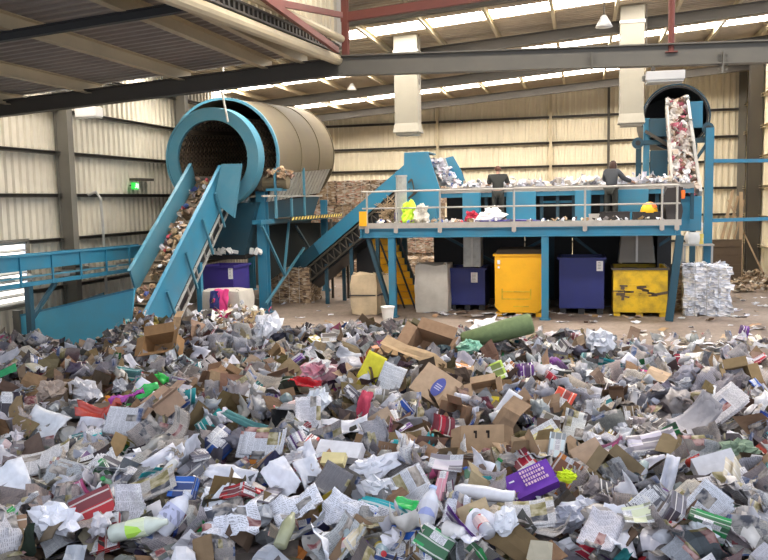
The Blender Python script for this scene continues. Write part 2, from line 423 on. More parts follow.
# red steel bracing frame
rb = thing('red_bracing_frame', 'rust red steel bracing above the end of the low roof edge', 'steel frame', (-4.4, 15, 6.35))
MB().ibeam((-4.4, 15, 6.3), (-4.4, 15, 8.4), .12, .12).build('post', 'red_steel', rb)
MB().beam(W(337, 50, X=-4.35), W(262, -4, X=-4.35), .07, .1).build('diagonal_brace', 'red_steel', rb)
MB().beam(W(341, 15, X=-4.38), W(268, 1, X=-4.38), .07, .1).build('brace', 'red_steel', rb)
MB().beam(W(341, 18, Y=15), W(500, -6, Y=15), .1, .16).build('cross_beam', 'red_steel', rb)
p = W(671, 53, Y=15)
rp = thing('red_post', 'slim red steel post standing on the grey beam at right', 'post', p)
MB().tube([p, (p.x, 15, zr(p.x)-.1)], .055, 8).build('shaft', 'red_steel', rp)
MB().box(p+V((0, 0, .01)), (.2, .2, .02)).build('foot_plate', 'red_steel', rp)

# ------------------------------------------------------------------ ducts and lamps
def duct(x0, x1, ytop, ybot, Yd, label):
    a = W(x0, ybot, Y=Yd); c = W(x1, ybot, Y=Yd); cx = (a.x+c.x)/2; w_ = (c.x-a.x); zb = a.z; zt = zr(cx)-.02
    r = thing('hanging_duct', label, 'duct', (cx, Yd, zb), 'square ducts hanging from the roof')
    MB().bb((cx-w_/2, Yd-w_/2+.1, zb+.35), (cx+w_/2, Yd+w_/2-.1, zt)).build('shaft', 'duct_metal', r, bevel=.01)
    MB().hexa([(cx-w_*.56, Yd-w_*.5, zb+.08), (cx+w_*.56, Yd-w_*.5, zb+.08), (cx+w_*.56, Yd+w_*.5, zb+.08), (cx-w_*.56, Yd+w_*.5, zb+.08)],
              [(cx-w_/2, Yd-w_/2+.1, zb+.36), (cx+w_/2, Yd-w_/2+.1, zb+.36), (cx+w_/2, Yd+w_/2-.1, zb+.36), (cx-w_/2, Yd+w_/2-.1, zb+.36)]).build('hood', 'duct_metal', r)
    MB().bb((cx-w_*.45, Yd-w_*.42, zb), (cx+w_*.45, Yd+w_*.42, zb+.09)).build('grille', 'duct_metal', r)
    MB().bb((cx-w_/2-.02, Yd-w_/2+.08, zt-.5), (cx+w_/2+.02, Yd+w_/2-.08, zt-.42)).build('flange', 'galvanised', r)
    MB().tube([(cx+w_/2+.05, Yd-.2, zt), (cx+w_/2+.05, Yd-.2, zb+1.5)], .015, 6).build('cable', 'dark_steel', r)
    return r
duct(397, 420, 40, 136, 24.6, 'square cream sheet duct hanging over the left of the sorting deck')
duct(619, 643, 17, 127, 24.9, 'square cream sheet duct hanging over the right of the sorting deck')
def flood(px0, px1, y0, y1, Yd, label, dep=.35):
    a = W(px0, y1, Y=Yd); c = W(px1, y0, Y=Yd)
    r = thing('flood_light', label, 'light fitting', ((a.x+c.x)/2, Yd, a.z))
    MB().bb((a.x, Yd-dep/2, a.z+.03), (c.x, Yd+dep/2, c.z)).build('housing', 'lamp_white', r, bevel=.015)
    MB().bb((a.x+.02, Yd-dep/2+.02, a.z), (c.x-.02, Yd+dep/2-.02, a.z+.035)).build('lens', 'galvanised', r)
    MB().bb((a.x+.1, Yd-.03, c.z), (a.x+.16, Yd+.03, c.z+.1)).build('bracket', 'dark_steel', r)
    MB().bb((a.x-.05, Yd-.06, a.z+.05), (a.x, Yd+.06, c.z-.05)).build('gear_box', 'grey_steel', r)
flood(645, 684, 71, 84, 14.75, 'white box light fixed under the grey beam at right', .4)
flood(79, 99, 107, 119, 18.9, 'white box light fixed on the left wall column')
def bay(px, py, Yd, label):
    p = W(px, py, Y=Yd); r = thing('pendant_lamp', label, 'lamp', p, 'round pendant lamps')
    MB().tube([p, p+V((0, 0, .12)), p+V((0, 0, .26))], [.2, .13, .05], 12).build('shade', 'lamp_white', r, smooth=True)
    MB().tube([p+V((0, 0, .26)), (p.x, p.y, zr(p.x)-.15)], .018, 6).build('cord', 'dark_steel', r)
bay(604, 27, 19.5, 'small round pendant lamp left of the right hand duct')
bay(352, 90, 31.0, 'small round pendant lamp hanging over the drum')
# ================================================================== rotating screen (trommel)
TX = -11.12
def taxis(y): return V((TX, y, 4.93+(y-23)*.06))
tr = thing('trommel_screen', 'big rotating drum screen with light blue ring mouth and brown metal hood', 'drum screen', (TX, 26.5, 2.9))
def annulus(mb, y0, y1, ri, ro, n=64, a0=0, a1=2*PI):
    full = abs(a1-a0-2*PI) < 1e-6; m = n if full else n+1; vs = []
    for i in range(m):
        a = a0+(a1-a0)*i/n; ca, sa = math.cos(a), math.sin(a)
        for y, r in ((y0, ri), (y0, ro), (y1, ro), (y1, ri)):
            c = taxis(y); vs.append(c+V((ca*r, 0, sa*r)))
    fs = []
    for i in range(n):
        j = (i+1) % m
        for k in range(4): fs.append((4*i+k, 4*j+k, 4*j+(k+1) % 4, 4*i+(k+1) % 4))
    if not full: fs += [(0, 1, 2, 3), (4*n+3, 4*n+2, 4*n+1, 4*n)]
    uvs = [(0, 0)]*len(vs)
    return mb.add(vs, fs, uvs)
annulus(MB(), 22.95, 23.1, 1.17, 1.53).build('front_ring', 'blue_light', tr, bevel=.02)
annulus(MB(), 22.92, 23.4, 1.5, 1.555).build('ring_rim', 'blue_light', tr)
annulus(MB(), 23.6, 23.75, 1.3, 1.42).build('running_ring', 'hood_metal', tr)
# drum with holes
def drum(mb, y0, y1, r, n=72, rows=40, wob=0):
    vs = []; uvs = []
    for j in range(rows+1):
        y = y0+(y1-y0)*j/rows; c = taxis(y)
        for i in range(n+1):
            a = 2*PI*i/n; vs.append(c+V((math.cos(a)*r, 0, math.sin(a)*r))); uvs.append((a*r, y))
    fs = []
    for j in range(rows):
        for i in range(n):
            if j % 2 == 1 and i % 2 == 1 : continue        # real openings in the plate
            fs.append((j*(n+1)+i, j*(n+1)+i+1, (j+1)*(n+1)+i+1, (j+1)*(n+1)+i))
    return mb.add(vs, fs, uvs)
drum(MB(), 23.2, 29.3, 1.3).build('drum_shell', 'drum_plate', tr, solid=.02)
mb = MB()
for k in range(6):
    a = k*PI/3+.3; mb.beam(taxis(23.2)+V((math.cos(a)*1.24, 0, math.sin(a)*1.24)), taxis(29.3)+V((math.cos(a)*1.24, 0, math.sin(a)*1.24)), .06, .12)
mb.build('lifter_bar', 'belt_dirty', tr)
A0, A1 = math.radians(-17), math.radians(208)
annulus(MB(), 23.8, 29.6, 1.83, 1.87, 48, A0, A1).build('hood', 'hood_metal', tr)
hr = MB(); annulus(hr, 23.72, 23.82, 1.82, 1.90, 48, A0, A1); hr.build('hood_edge', 'blue_light', tr)
hr = MB()
for y in (25.9, 27.8, 29.5): annulus(hr, y, y+.07, 1.86, 1.90, 48, A0, A1)
hr.build('hood_rib', 'hood_metal', tr)
annulus(MB(), 29.6, 29.66, .3, 1.87).build('rear_cover', 'hood_metal', tr)
# slatted skirt below the hood, right side
def pt(y, ang, r): return taxis(y)+V((math.cos(math.radians(ang))*r, 0, math.sin(math.radians(ang))*r))
sk = MB(); y = 24.1
while y < 29.4:
    sk.hexa([pt(y, -17, 1.80), pt(y+.28, -17, 1.80), pt(y+.28, -17, 1.84), pt(y, -17, 1.84)],
            [pt(y, -48, 1.9), pt(y+.28, -48, 1.9), pt(y+.28, -48, 1.94), pt(y, -48, 1.94)]); y += .36
sk.build('skirt_strips', 'galvanised', tr)
MB().tube([W(228, 122, Y=22.7), W(222, 92, Y=22.7), V((W(222, 92, Y=22.7).x, 22.9, zr(-11)-.3))], .035, 8).build('hanger_rod', 'galvanised', tr)
# hopper under the drum
hp = thing('drum_hopper', 'tapering blue steel hopper under the drum screen', 'hopper', (TX, 26.5, 1.5))
HL, HR = -12.9, -9.95
def quadplate(mb, a, b, c, d, t=.03):
    a, b, c, d = map(V, (a, b, c, d)); n = (b-a).cross(d-a).normalized()*t
    return mb.hexa([a, b, c, d], [a+n, b+n, c+n, d+n])
mb = MB()
quadplate(mb, (HR, 23.6, 3.55), (HR, 29.8, 3.75), (HR-.5, 29.8, 2.4), (HR-.5, 23.6, 1.9))
quadplate(mb, (HL, 29.8, 3.75), (HL, 23.6, 3.55), (HL+.5, 23.6, 1.9), (HL+.5, 29.8, 2.4))
quadplate(mb, (HL, 23.6, 3.55), (HR, 23.6, 3.55), (HR-.5, 23.6, 1.9), (HL+.5, 23.6, 1.9))
quadplate(mb, (HR, 29.8, 3.75), (HL, 29.8, 3.75), (HL+.5, 29.8, 2.4), (HR-.5, 29.8, 2.4))
mb.build('hopper_plate', 'blue_dark', hp)
MB().hexa([(HL+.5, 23.7, 1.75), (HR-.5, 23.7, 1.75), (HR-.5, 29.8, 2.2), (HL+.5, 29.8, 2.2)],
          [(HL+.5, 23.7, 1.95), (HR-.5, 23.7, 1.95), (HR-.5, 29.8, 2.4), (HL+.5, 29.8, 2.4)]).build('discharge_belt', 'rubber', hp)
MB().prism([W(x, y, X=HR-.3) for x, y in ((264, 224), (338, 222), (338, 236), (300, 258), (264, 284))], (.05, 0, 0)).build('side_skirt', 'matt_black', hp)
mb = MB()
for k in range(26): mb.box((TX+random.uniform(-1.1, 1.2), 23.66-.1*random.random(), 1.95+random.uniform(0, .1)), (.2, .1, .1), Euler((random.random()*3, random.random()*3, 0)).to_matrix())
tag(mb.build('scrap_paper', 'label_white', None, origin=(TX, 23.7, 1.95)), 'white paper scraps caught on the ledge below the blue hopper', 'paper scraps', kind='stuff')

# support frame with walkway
SX = -9.75
fr = thing('trommel_support', 'blue steel frame with hazard striped walkway edge carrying the drum screen', 'support frame', (SX, 26, 0))
def leg(p, zt, w=.26, par=None, m='blue_paint', nm='leg'):
    l = MB().ibeam((p[0], p[1], 0.02), (p[0], p[1], zt), w, w, .03); l.box((p[0], p[1], .02), (w*1.5, w*1.5, .04)); return l.build(nm, m, par)
leg((SX-.2, 24.0), 3.9, .3, fr)
for q in ((SX-.2, 30.3), (-13.1, 24.0), (-13.1, 30.3)): leg(q, 3.6, .22, fr)
MB().bb((SX-.35, 23.5, 2.86), (SX-.05, 30.6, 3.0)).build('walkway_beam', 'blue_paint', fr)
MB().bb((-13.2, 23.95, 2.86), (SX-.1, 24.15, 3.0)).build('cross_beam', 'blue_paint', fr)
w = MB().bb((SX-.05, 24.6, 3.0), (SX+.5, 30.4, 3.04)); w.build('walkway', 'dark_steel', fr)
e = MB().bb((SX+.5, 24.6, 2.94), (SX+.53, 30.4, 3.06)).build('edge_strip', 'black_steel', fr)
st = MB(); y = 24.7
while y < 30.2: st.hexa([(SX+.531, y, 2.95), (SX+.536, y, 2.95), (SX+.536, y+.14, 2.95), (SX+.531, y+.14, 2.95)], [(SX+.531, y+.1, 3.05), (SX+.536, y+.1, 3.05), (SX+.536, y+.24, 3.05), (SX+.531, y+.24, 3.05)]); y += .3
st.build('hazard_stripes', 'stripe_yellow', e)
for a, c in (((262, 226), (285, 276)), ((304, 248), (266, 304)), ((289, 222), (284, 275)), ((296, 226), (318, 262)), ((318, 262), (330, 292))):
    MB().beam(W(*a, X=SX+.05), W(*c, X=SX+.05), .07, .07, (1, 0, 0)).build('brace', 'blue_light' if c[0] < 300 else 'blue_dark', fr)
for x in (276.5, 292, 305):
    a = W(x, 219, X=SX+.45); b2 = W(x, 168 if x != 292 else 198, X=SX+.45); MB().beam((a.x, a.y, 3.04), (a.x, a.y, b2.z), .07, .07).build('rail_post', 'blue_light', fr)
a = W(262, 196, X=SX+.45); c = W(322, 199, X=SX+.45); MB().beam(a, (a.x, c.y, a.z), .05, .05).build('guard_rail', 'galvanised', fr)
# motor and dirty guard beside the ring
mo = thing('drive_motor', 'dirty brown drive motor beside the blue drum ring', 'motor', (-9.3, 23.7, 3.9))
MB().tube([(-9.75, 23.75, 4.15), (-8.95, 23.75, 4.15)], .2, 14).build('motor_body', 'hood_metal', mo)
MB().bb((-9.6, 23.5, 3.9), (-9.1, 24, 3.98)).build('base_plate', 'blue_paint', mo)
MB().tube([(-9.9, 23.75, 4.15), (-9.75, 23.75, 4.15)], .27, 14).build('gear_wheel', 'dark_steel', mo)

# ================================================================== infeed conveyor
IX = -11.0
ic = thing('infeed_conveyor', 'steep blue infeed conveyor rising from the waste heap into the drum', 'conveyor', (IX, 17, 0))
P0 = V((-10.38, 16.2, .05)); P1 = V((-11.35, 23.1, 4.15)); D = (P1-P0).normalized(); P1 = P1+D*.45; Sx = D.cross(V((0, 0, 1))).normalized(); U = Sx.cross(D)
if Sx.x < 0: Sx = -Sx
if U.z < 0: U = -U
def on(t, s, u): return P0.lerp(P1, t)+Sx*s+U*u
wl, wr = -.42, .42
def sidep(s0, s1, u0, u1, t0=0, t1=1): return MB().hexa([on(t0, s0, u0), on(t1, s0, u0), on(t1, s1, u0), on(t0, s1, u0)], [on(t0, s0, u1), on(t1, s0, u1), on(t1, s1, u1), on(t0, s1, u1)])
lp = sidep(wl-.08, wl-.03, -.1, .62, .3, .97); lp.hexa([on(.3, wl-.12, .6), on(.97, wl-.12, .6), on(.97, wl-.02, .6), on(.3, wl-.02, .6)], [on(.3, wl-.12, .64), on(.97, wl-.12, .64), on(.97, wl-.02, .64), on(.3, wl-.02, .64)]); lp.build('side_panel', 'blue_light', ic)
rp_ = sidep(wr+.03, wr+.08, -.45, .62, 0, .95); rp_.hexa([on(0, wr+.02, .6), on(.95, wr+.02, .6), on(.95, wr+.12, .6), on(0, wr+.12, .6)], [on(0, wr+.02, .64), on(.95, wr+.02, .64), on(.95, wr+.12, .64), on(0, wr+.12, .64)]); rp_.build('side_panel', 'blue_paint', ic)
sidep(wl, wr, -.06, 0).build('belt', 'belt_dirty', ic)
cl = MB()
for k in range(18): cl.hexa([on(k/18, wl+.05, 0), on(k/18+.006, wl+.05, 0), on(k/18+.006, wr-.05, 0), on(k/18, wr-.05, 0)], [on(k/18, wl+.05, .07), on(k/18+.006, wl+.05, .07), on(k/18+.006, wr-.05, .07), on(k/18, wr-.05, .07)])
cl.build('belt_cleat', 'belt_dirty', ic)
fr2 = MB()
for u in (-.5, -.85): fr2.beam(on(.08, wr+.12, u), on(.93, wr+.12, u), .05, .05)
for k in range(9):
    t = .1+k*.1; fr2.beam(on(t, wr+.12, -.45), on(t, wr+.12, -.85), .04, .04)
fr2.build('truss', 'galvanised', ic)
for t in (.25, .45, .65, .82):
    MB().beam(on(t, wr+.14, .3), on(t-.0, wr+.2, -.9), .06, .06).build('bracket', 'blue_light', ic)
sidep(wl, wr, -.95, -.4, .05, .95).build('return_guard', 'black_steel', ic)
hd = MB().hexa([(IX+.2, 22.3, 3.6), (IX+.75, 22.5, 3.1), (IX+.75, 22.6, 3.1), (IX+.2, 22.4, 3.6)], [(IX+.5, 22.3, 4.72), (IX+1.05, 22.5, 4.72), (IX+1.05, 22.6, 4.72), (IX+.5, 22.4, 4.72)]); hd.build('head_guard', 'blue_light', ic)
MB().tube([on(.99, wl, -.1), on(.99, wr, -.1)], .16, 16).build('head_roller', 'dark_steel', ic)
for s in (wl-.05, wr+.05): MB().beam((IX+.02+s, 20.6, 0), (IX+.02+s, 20.6, 1.9), .14, .14).build('leg', 'blue_paint', ic)

# low trough wall of the loading pit
pl = thing('loading_trough', 'long sky-lit blue steel side plate of the loading trough at left', 'trough', (-12.4, 17, 0))
t0, t1 = W(13, 318, Y=16.95), W(134, 290, Y=16.95)
MB().prism([(t0.x, 16.95, 0), (t1.x-.25, 16.95, 0), t1, t0], (0, .06, 0)).build('side_plate', 'trough_blue_lit', pl)
MB().beam(t0+V((0, .03, .02)), t1+V((0, .03, .02)), .1, .05).build('top_flange', 'blue_paint', pl)
MB().prism([(-13.6, 18.3, 0), (-12.1, 18.3, 0), (-12.1, 18.3, 1.3), (-13.6, 18.3, .85)], (0, .05, 0)).build('rear_plate', 'blue_dark', pl)
MB().hexa([(-13.5, 17.02, .5), (-12.1, 17.02, .8), (-12.1, 18.3, .8), (-13.5, 18.3, .5)], [(-13.5, 17.02, .55), (-12.1, 17.02, .85), (-12.1, 18.3, .85), (-13.5, 18.3, .55)]).build('belt', 'belt_dirty', pl)
MB().bb((-13.75, 16.9, 0), (-13.56, 17.05, 1.0)).build('end_post', 'grey_steel', pl)

# raised blue conveyor along the left wall
wc = thing('wall_conveyor', 'raised horizontal blue conveyor running along the left wall', 'conveyor', (-13, 17, 0))
def zc(y): return 2.42-(y-15.7)*.012
cy = [11.5, 22.3]
def slab(x0, x1, u0, u1): return MB().hexa([(x0, cy[0], zc(cy[0])+u0), (x1, cy[0], zc(cy[0])+u0), (x1, cy[1], zc(cy[1])+u0), (x0, cy[1], zc(cy[1])+u0)], [(x0, cy[0], zc(cy[0])+u1), (x1, cy[0], zc(cy[0])+u1), (x1, cy[1], zc(cy[1])+u1), (x0, cy[1], zc(cy[1])+u1)])
slab(-12.66, -12.62, -.34, 0).build('side_panel', 'blue_paint', wc)
slab(-13.44, -13.40, -.34, 0).build('side_panel', 'blue_paint', wc)
slab(-13.40, -12.66, -.2, -.16).build('belt', 'rubber', wc)
slab(-12.68, -12.58, -.02, .02).build('top_flange', 'blue_paint', wc)
slab(-12.68, -12.60, -.72, -.62).build('lower_rail', 'blue_paint', wc)
slab(-12.67, -12.61, -.52, -.48).build('middle_rail', 'blue_light', wc)
y = 12.4
while y < 22: MB().beam((-12.60, y, zc(y)), (-12.60, y, zc(y)-.72), .04, .05).build('stiffener', 'blue_paint', wc); y += 1.15
for y in (16.2, 21.2):
    MB().beam((-12.69, y, 0), (-12.69, y, zc(y)-.7), .14, .14).build('leg', 'blue_dark', wc)
MB().beam((-12.69, 16.25, .9), (-12.69, 17.2, zc(17)-.72), .09, .09, (1, 0, 0)).build('brace', 'blue_dark', wc)
mb = MB()
for k in range(18): mb.box((-12.94+random.uniform(-.2, .2), 12+k*.56, zc(14)-.58), (.3, .35, .08), Euler((0, .2*random.random(), random.random())).to_matrix())
mb.build('return_roller', 'galvanised', wc)

# conduit on left column
tag(MB().tube([(XL+.2, 20.4, 3.85), (XL+.4, 20.5, 3.95), (XL+.5, 20.55, 3.75), (XL+.5, 20.6, 3.0), (XL+.5, 20.6, 0)], .04, 8).build('conduit', 'galvanised', None, origin=(XL+.5, 20.6, 0)), 'bent grey pipe running down the left wall column', 'pipe')
# exit sign
p = W(135, 186, X=XL+.22)
ex = thing('exit_sign', 'green lit exit sign with running figure on left wall', 'sign', p)
MB().box(p, (.06, .36, .22)).build('sign_face', 'exit_lit', ex)
q = p+V((.035, 0, 0))
fg = MB().box(q+V((0, .02, .07)), (.006, .04, .04)); fg.beam(q+V((0, .02, .04)), q+V((0, 0, -.02)), .006, .04, (1, 0, 0))
for a, c in (((0, .02, .035), (0, .08, .0)), ((0, .02, .035), (0, -.05, .02)), ((0, 0, -.02), (0, .06, -.06)), ((0, 0, -.02), (0, -.06, -.07))): fg.beam(q+V(a), q+V(c), .006, .02, (1, 0, 0))
fg.bb((q.x-.003, q.y+.1, q.z-.08), (q.x+.003, q.y+.15, q.z+.08))
fg.build('running_figure', 'exit_white', ex)
MB().box(p+V((-.1, 0, .02)), (.16, .05, .05)).build('bracket', 'dark_steel', ex)
tag(MB().bb((XL+.03, 22.9, 4.32), (XL+.32, 23.9, 4.4)).build('cable_tray', 'dark_steel', None, origin=(XL+.2, 23, 4.32)), 'short dark bracket on the left wall above the exit sign', 'bracket')

# ================================================================== conveyor rising to sorting deck
rc = thing('rising_conveyor', 'dark blue conveyor climbing from under the drum to the sorting deck', 'conveyor', (-8, 26.5, 0))
Q0 = V((-10.2, 27.4, .7)); Q1 = V((-5.15, 25.6, 4.35)); Dq = (Q1-Q0).normalized(); Sq = V((Dq.y, -Dq.x, 0)).normalized(); Uq = Sq.cross(Dq)
if Uq.z < 0: Uq = -Uq
def rq(t, s, u): return Q0.lerp(Q1, t)+Sq*s+Uq*u
def rsl(s0, s1, u0, u1, t0=0, t1=1): return MB().hexa([rq(t0, s0, u0), rq(t1, s0, u0), rq(t1, s1, u0), rq(t0, s1, u0)], [rq(t0, s0, u1), rq(t1, s0, u1), rq(t1, s1, u1), rq(t0, s1, u1)])
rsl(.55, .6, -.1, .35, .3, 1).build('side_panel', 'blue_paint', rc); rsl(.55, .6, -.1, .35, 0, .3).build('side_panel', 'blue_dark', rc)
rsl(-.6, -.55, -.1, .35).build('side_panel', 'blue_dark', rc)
rsl(-.55, .55, -.05, 0).build('belt', 'rubber', rc)
rsl(-.5, .5, -.7, -.2, .0, .9).build('return_guard', 'black_steel', rc)
mb = MB(); 
for u in (-.2, -.62): mb.beam(rq(0, .62, u), rq(1, .62, u), .05, .06)
for k in range(20): mb.beam(rq(k/20, .62, -.2), rq((k+.5)/20, .62, -.62), .03, .03); mb.beam(rq((k+.5)/20, .62, -.62), rq((k+1)/20, .62, -.2), .03, .03)
mb.build('truss', 'dark_steel', rc)
for t in (.3, .5, .7):
    for s in (-.5, .5):
        p = rq(t, s, -.5); MB().beam((p.x, p.y, 0), p, .12, .12).build('leg', 'blue_dark', rc)
MB().bb((-7.6, 26.6, .9), (-6.5, 27.6, 2.4)).build('drive_cabinet', 'black_steel', rc)
for x in (-8.9, -8.3): MB().beam((x, 27.9, 0), (x, 27.9, 2.9), .08, .08).build('leg', 'dark_steel', rc)

# ================================================================== bale stacks behind
mats_b = ['bale_brown', 'bale_mixed', 'bale_white']
def balemat(name, cols, sc=5.5):
    m, nt, b = newmat(name); N = nt.nodes.new; L = nt.links.new
    tc = N('ShaderNodeTexCoord'); oi = N('ShaderNodeObjectInfo'); ad = N('ShaderNodeVectorMath'); ad.operation = 'ADD'
    mp = N('ShaderNodeMapping'); mp.inputs['Scale'].default_value = (.8, .8, 2.2); L(tc.outputs['Object'], mp.inputs['Vector'])
    L(mp.outputs[0], ad.inputs[0]); L(oi.outputs['Random'], ad.inputs[1])
    v = N('ShaderNodeTexVoronoi'); v.inputs['Scale'].default_value = sc; L(ad.outputs[0], v.inputs['Vector'])
    s = N('ShaderNodeSeparateColor'); L(v.outputs['Color'], s.inputs[0])
    r = N('ShaderNodeValToRGB'); r.color_ramp.interpolation = 'CONSTANT'
    e = r.color_ramp.elements; e[0].color = (*cols[0], 1); e[1].color = (*cols[1], 1); e[1].position = 1/len(cols)
    for i, c in enumerate(cols[2:]):
        q = e.new((i+2)/len(cols)); q.color = (*c, 1)
    L(s.outputs[0], r.inputs['Fac']); L(r.outputs['Color'], b.inputs['Base Color']); b.inputs['Roughness'].default_value = .8
    bp = N('ShaderNodeBump'); bp.inputs['Strength'].default_value = .8; bp.inputs['Distance'].default_value = .06; L(v.outputs['Distance'], bp.inputs['Height']); L(bp.outputs['Normal'], b.inputs['Normal'])
balemat('bale_brown', [(.30, .21, .13), (.24, .16, .095), (.36, .26, .17), (.12, .08, .055), (.33, .24, .15), (.45, .38, .30)], 9)
balemat('bale_mixed', [(.42, .34, .26), (.30, .21, .14), (.52, .46, .38), (.16, .11, .08), (.38, .29, .2), (.42, .24, .17)], 9)
balemat('bale_white', [(.72, .74, .8), (.62, .65, .72), (.8, .8, .82), (.48, .5, .56), (.66, .69, .76), (.74, .72, .7)], 8)
def bale(c, sz, m, label, group=None, seed=0, amp=.05, loose=0, rz=0):
    r = thing('waste_bale', label, 'bale', (c[0], c[1], c[2]), group)
    n = 10; mb = MB(); sx, sy, sz_ = [q/2 for q in sz]; C0 = V((c[0], c[1], c[2]+sz_)); R = Matrix.Rotation(rz, 3, 'Z')
    def face(o, u, v):
        def fn(a, bb):
            p = V(o)+V(u)*(2*a-1)+V(v)*(2*bb-1)
            e = V((p.x*sx, p.y*sy, p.z*sz_)); q = mnoise.noise_vector(e*3.1+V((seed, 0, 0)))*amp + mnoise.noise_vector(e*9+V((seed, 4, 0)))*amp*.5
            lo = -sz_+.0
            e = e+q
            e.z = max(e.z, lo)
            return R @ e+C0
        mb.grid(fn, n, n)
    face((0, -1, 0), (1, 0, 0), (0, 0, 1)); face((0, 1, 0), (-1, 0, 0), (0, 0, 1)); face((-1, 0, 0), (0, -1, 0), (0, 0, 1))
    face((1, 0, 0), (0, 1, 0), (0, 0, 1)); face((0, 0, 1), (1, 0, 0), (0, 1, 0)); face((0, 0, -1), (1, 0, 0), (0, -1, 0))
    for i in range(loose):
        a = random.random(); z = random.random()
        side = random.random() < .6
        p = V((sx*(2*a-1), -sy-.02, sz_*(2*z-1)*.92)) if side else V((sx*(2*a-1), sy*(random.random()*2-1), sz_+.01))
        rot = Euler((random.uniform(-.5, .5) + (PI/2 if side else 0), random.uniform(-.5, .5), random.random()*3)).to_matrix(); s = random.uniform(.06, .16); sd = random.random()*50
        mb.grid(lambda u, v: R @ (p + rot @ V(((u-.5)*s*2, (v-.5)*s*1.5, .05*mnoise.noise(V((u*3+sd, v*3, 0)))))) + C0, 3, 3)
    mb.build('bale_body', m, r)
    st = MB()
    for k in (-.5, .0, .5):
        x = sx*k; y0 = sy+amp*.7; z0 = sz_+amp*.6
        q = [R @ V(t)+C0 for t in ((x, -y0, -sz_+.01), (x, -y0, z0), (x, y0, z0), (x, y0, -sz_+.01))]
        for i in range(3): st.beam(q[i], q[i+1], .012, .012)
    st.build('baling_wire', 'galvanised', r)
    return r
k = 0
for lev in range(4):
    for i in range(4):
        x = -12.0+i*1.65+(.1*(lev % 2)); 
        bale((x, 36.3+.1*random.random(), lev*1.12), (1.6, 1.5, 1.1), mats_b[0] if (i+lev) % 2 else mats_b[1],
             'brown wire tied bale in the tall stack against the back wall', 'bales stacked at the back wall', seed=k); k += 1
for i in range(3):
    bale((-8.9+i*1.5, 33.2, 0), (1.3, 1.2, 1.1), 'bale_brown', 'brown bale on the floor in front of the tall bale stack', 'bales in front of the tall stack', seed=40+i)
bale((-10.0, 27.0, 0), (1.5, 1.3, 1.25), 'bale_brown', 'dirty brown bale behind the pale bulk bag under the blue hopper', seed=77)

# ================================================================== sorting platform
pa = W(360, 225, Y=23.4); pb = W(681, 222, Y=23.4)
PX0, PX1, PY0, PY1, PZ = pa.x, pb.x, 23.3, 28.4, 2.80
pf = thing('sorting_platform', 'long raised blue sorting deck with pale guard rails', 'platform', ((PX0+PX1)/2, PY0, 0))
MB().bb((PX0, PY0, PZ-.1), (PX1, PY1, PZ)).build('deck_plate', 'rail_paint', pf)
MB().cbeam((PX0, PY0+.06, PZ-.24), (PX1, PY0+.06, PZ-.24), .12, .28, .03).build('edge_beam', 'blue_paint', pf)
MB().bb((PX0, PY0-.02, PZ-.1), (PX1, PY0+.01, PZ+.06)).build('toe_board', 'rail_paint', pf)
for x in (PX0+.1, PX1-.1): MB().cbeam((x, PY0, PZ-.24), (x, PY1, PZ-.24), .12, .28, .03).build('side_beam', 'blue_paint', pf)
legx = [W(393, 318, Y=23.4).x, W(545, 318, Y=23.4).x]
for x in legx: leg((x, 23.45), PZ-.38, .2, pf)
a = W(680, 233, Y=23.4); c = W(669, 319, Y=23.4)
MB().ibeam((a.x, 23.4, PZ-.38), (c.x, 23.4, .03), .2, .2, .03).build('leg', 'blue_dark', pf)
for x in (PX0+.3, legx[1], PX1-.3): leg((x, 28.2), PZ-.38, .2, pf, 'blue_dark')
MB().beam((PX0+.2, 23.6, 2.4), (PX0+.9, 23.6, .03), .26, .1).build('raking_strut', 'blue_dark', pf)
for a, c in (((440, 234), (500, 265)), ((543, 240), (500, 262)), ((570, 234), (606, 262)), ((670, 238), (636, 260))):
    MB().beam(W(*a, Y=26.2), W(*c, Y=26.2), .09, .09, (0, 1, 0)).build('brace', 'blue_dark', pf)
# rails
rails = MB()
zt, zm = PZ+1.0, PZ+.5
tr_ = MB().tube([(PX0+.1, PY0+.03, zt), (PX1-.05, PY0+.03, zt)], .028, 8).build('top_rail', 'rail_paint', pf)
MB().tube([(PX0+.1, PY0+.03, zm), (PX1-.05, PY0+.03, zm)], .024, 8).build('middle_rail', 'rail_paint', pf)
for px in (367, 396, 440, 514, 585, 662, 677):
    x = W(px, 210, Y=PY0+.03).x
    pm = MB().tube([(x, PY0+.03, PZ-.25), (x, PY0+.03, zt)], .03, 8); pm.box((x, PY0-.03, PZ-.12), (.12, .03, .22)); pm.build('rail_post', 'rail_paint', pf)
for (yy0, yy1) in ((PY0, PY0+2.2),):
    for z in (zt, zm): MB().tube([(PX1-.05, yy0, z), (PX1-.05, yy1, z)], .026, 8).build('side_rail', 'rail_paint', pf)
    for y in (yy0+.9, yy1): MB().tube([(PX1-.05, y, PZ), (PX1-.05, y, zt)], .028, 8).build('rail_post', 'rail_paint', pf)
# rear under-deck enclosure: dark sheets added to stand for the shade there
be = thing('rear_backdrop', 'added dark sheets standing for the shade under the deck behind the bins', 'backdrop', (-1.2, 28.35, 0))
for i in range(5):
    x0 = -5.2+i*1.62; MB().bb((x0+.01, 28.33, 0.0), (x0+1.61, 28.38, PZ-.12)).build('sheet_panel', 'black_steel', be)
MB().bb((PX1-.45, 25.2, 0), (PX1-.4, 28.3, PZ-.4)).build('side_sheet', 'black_steel', be)

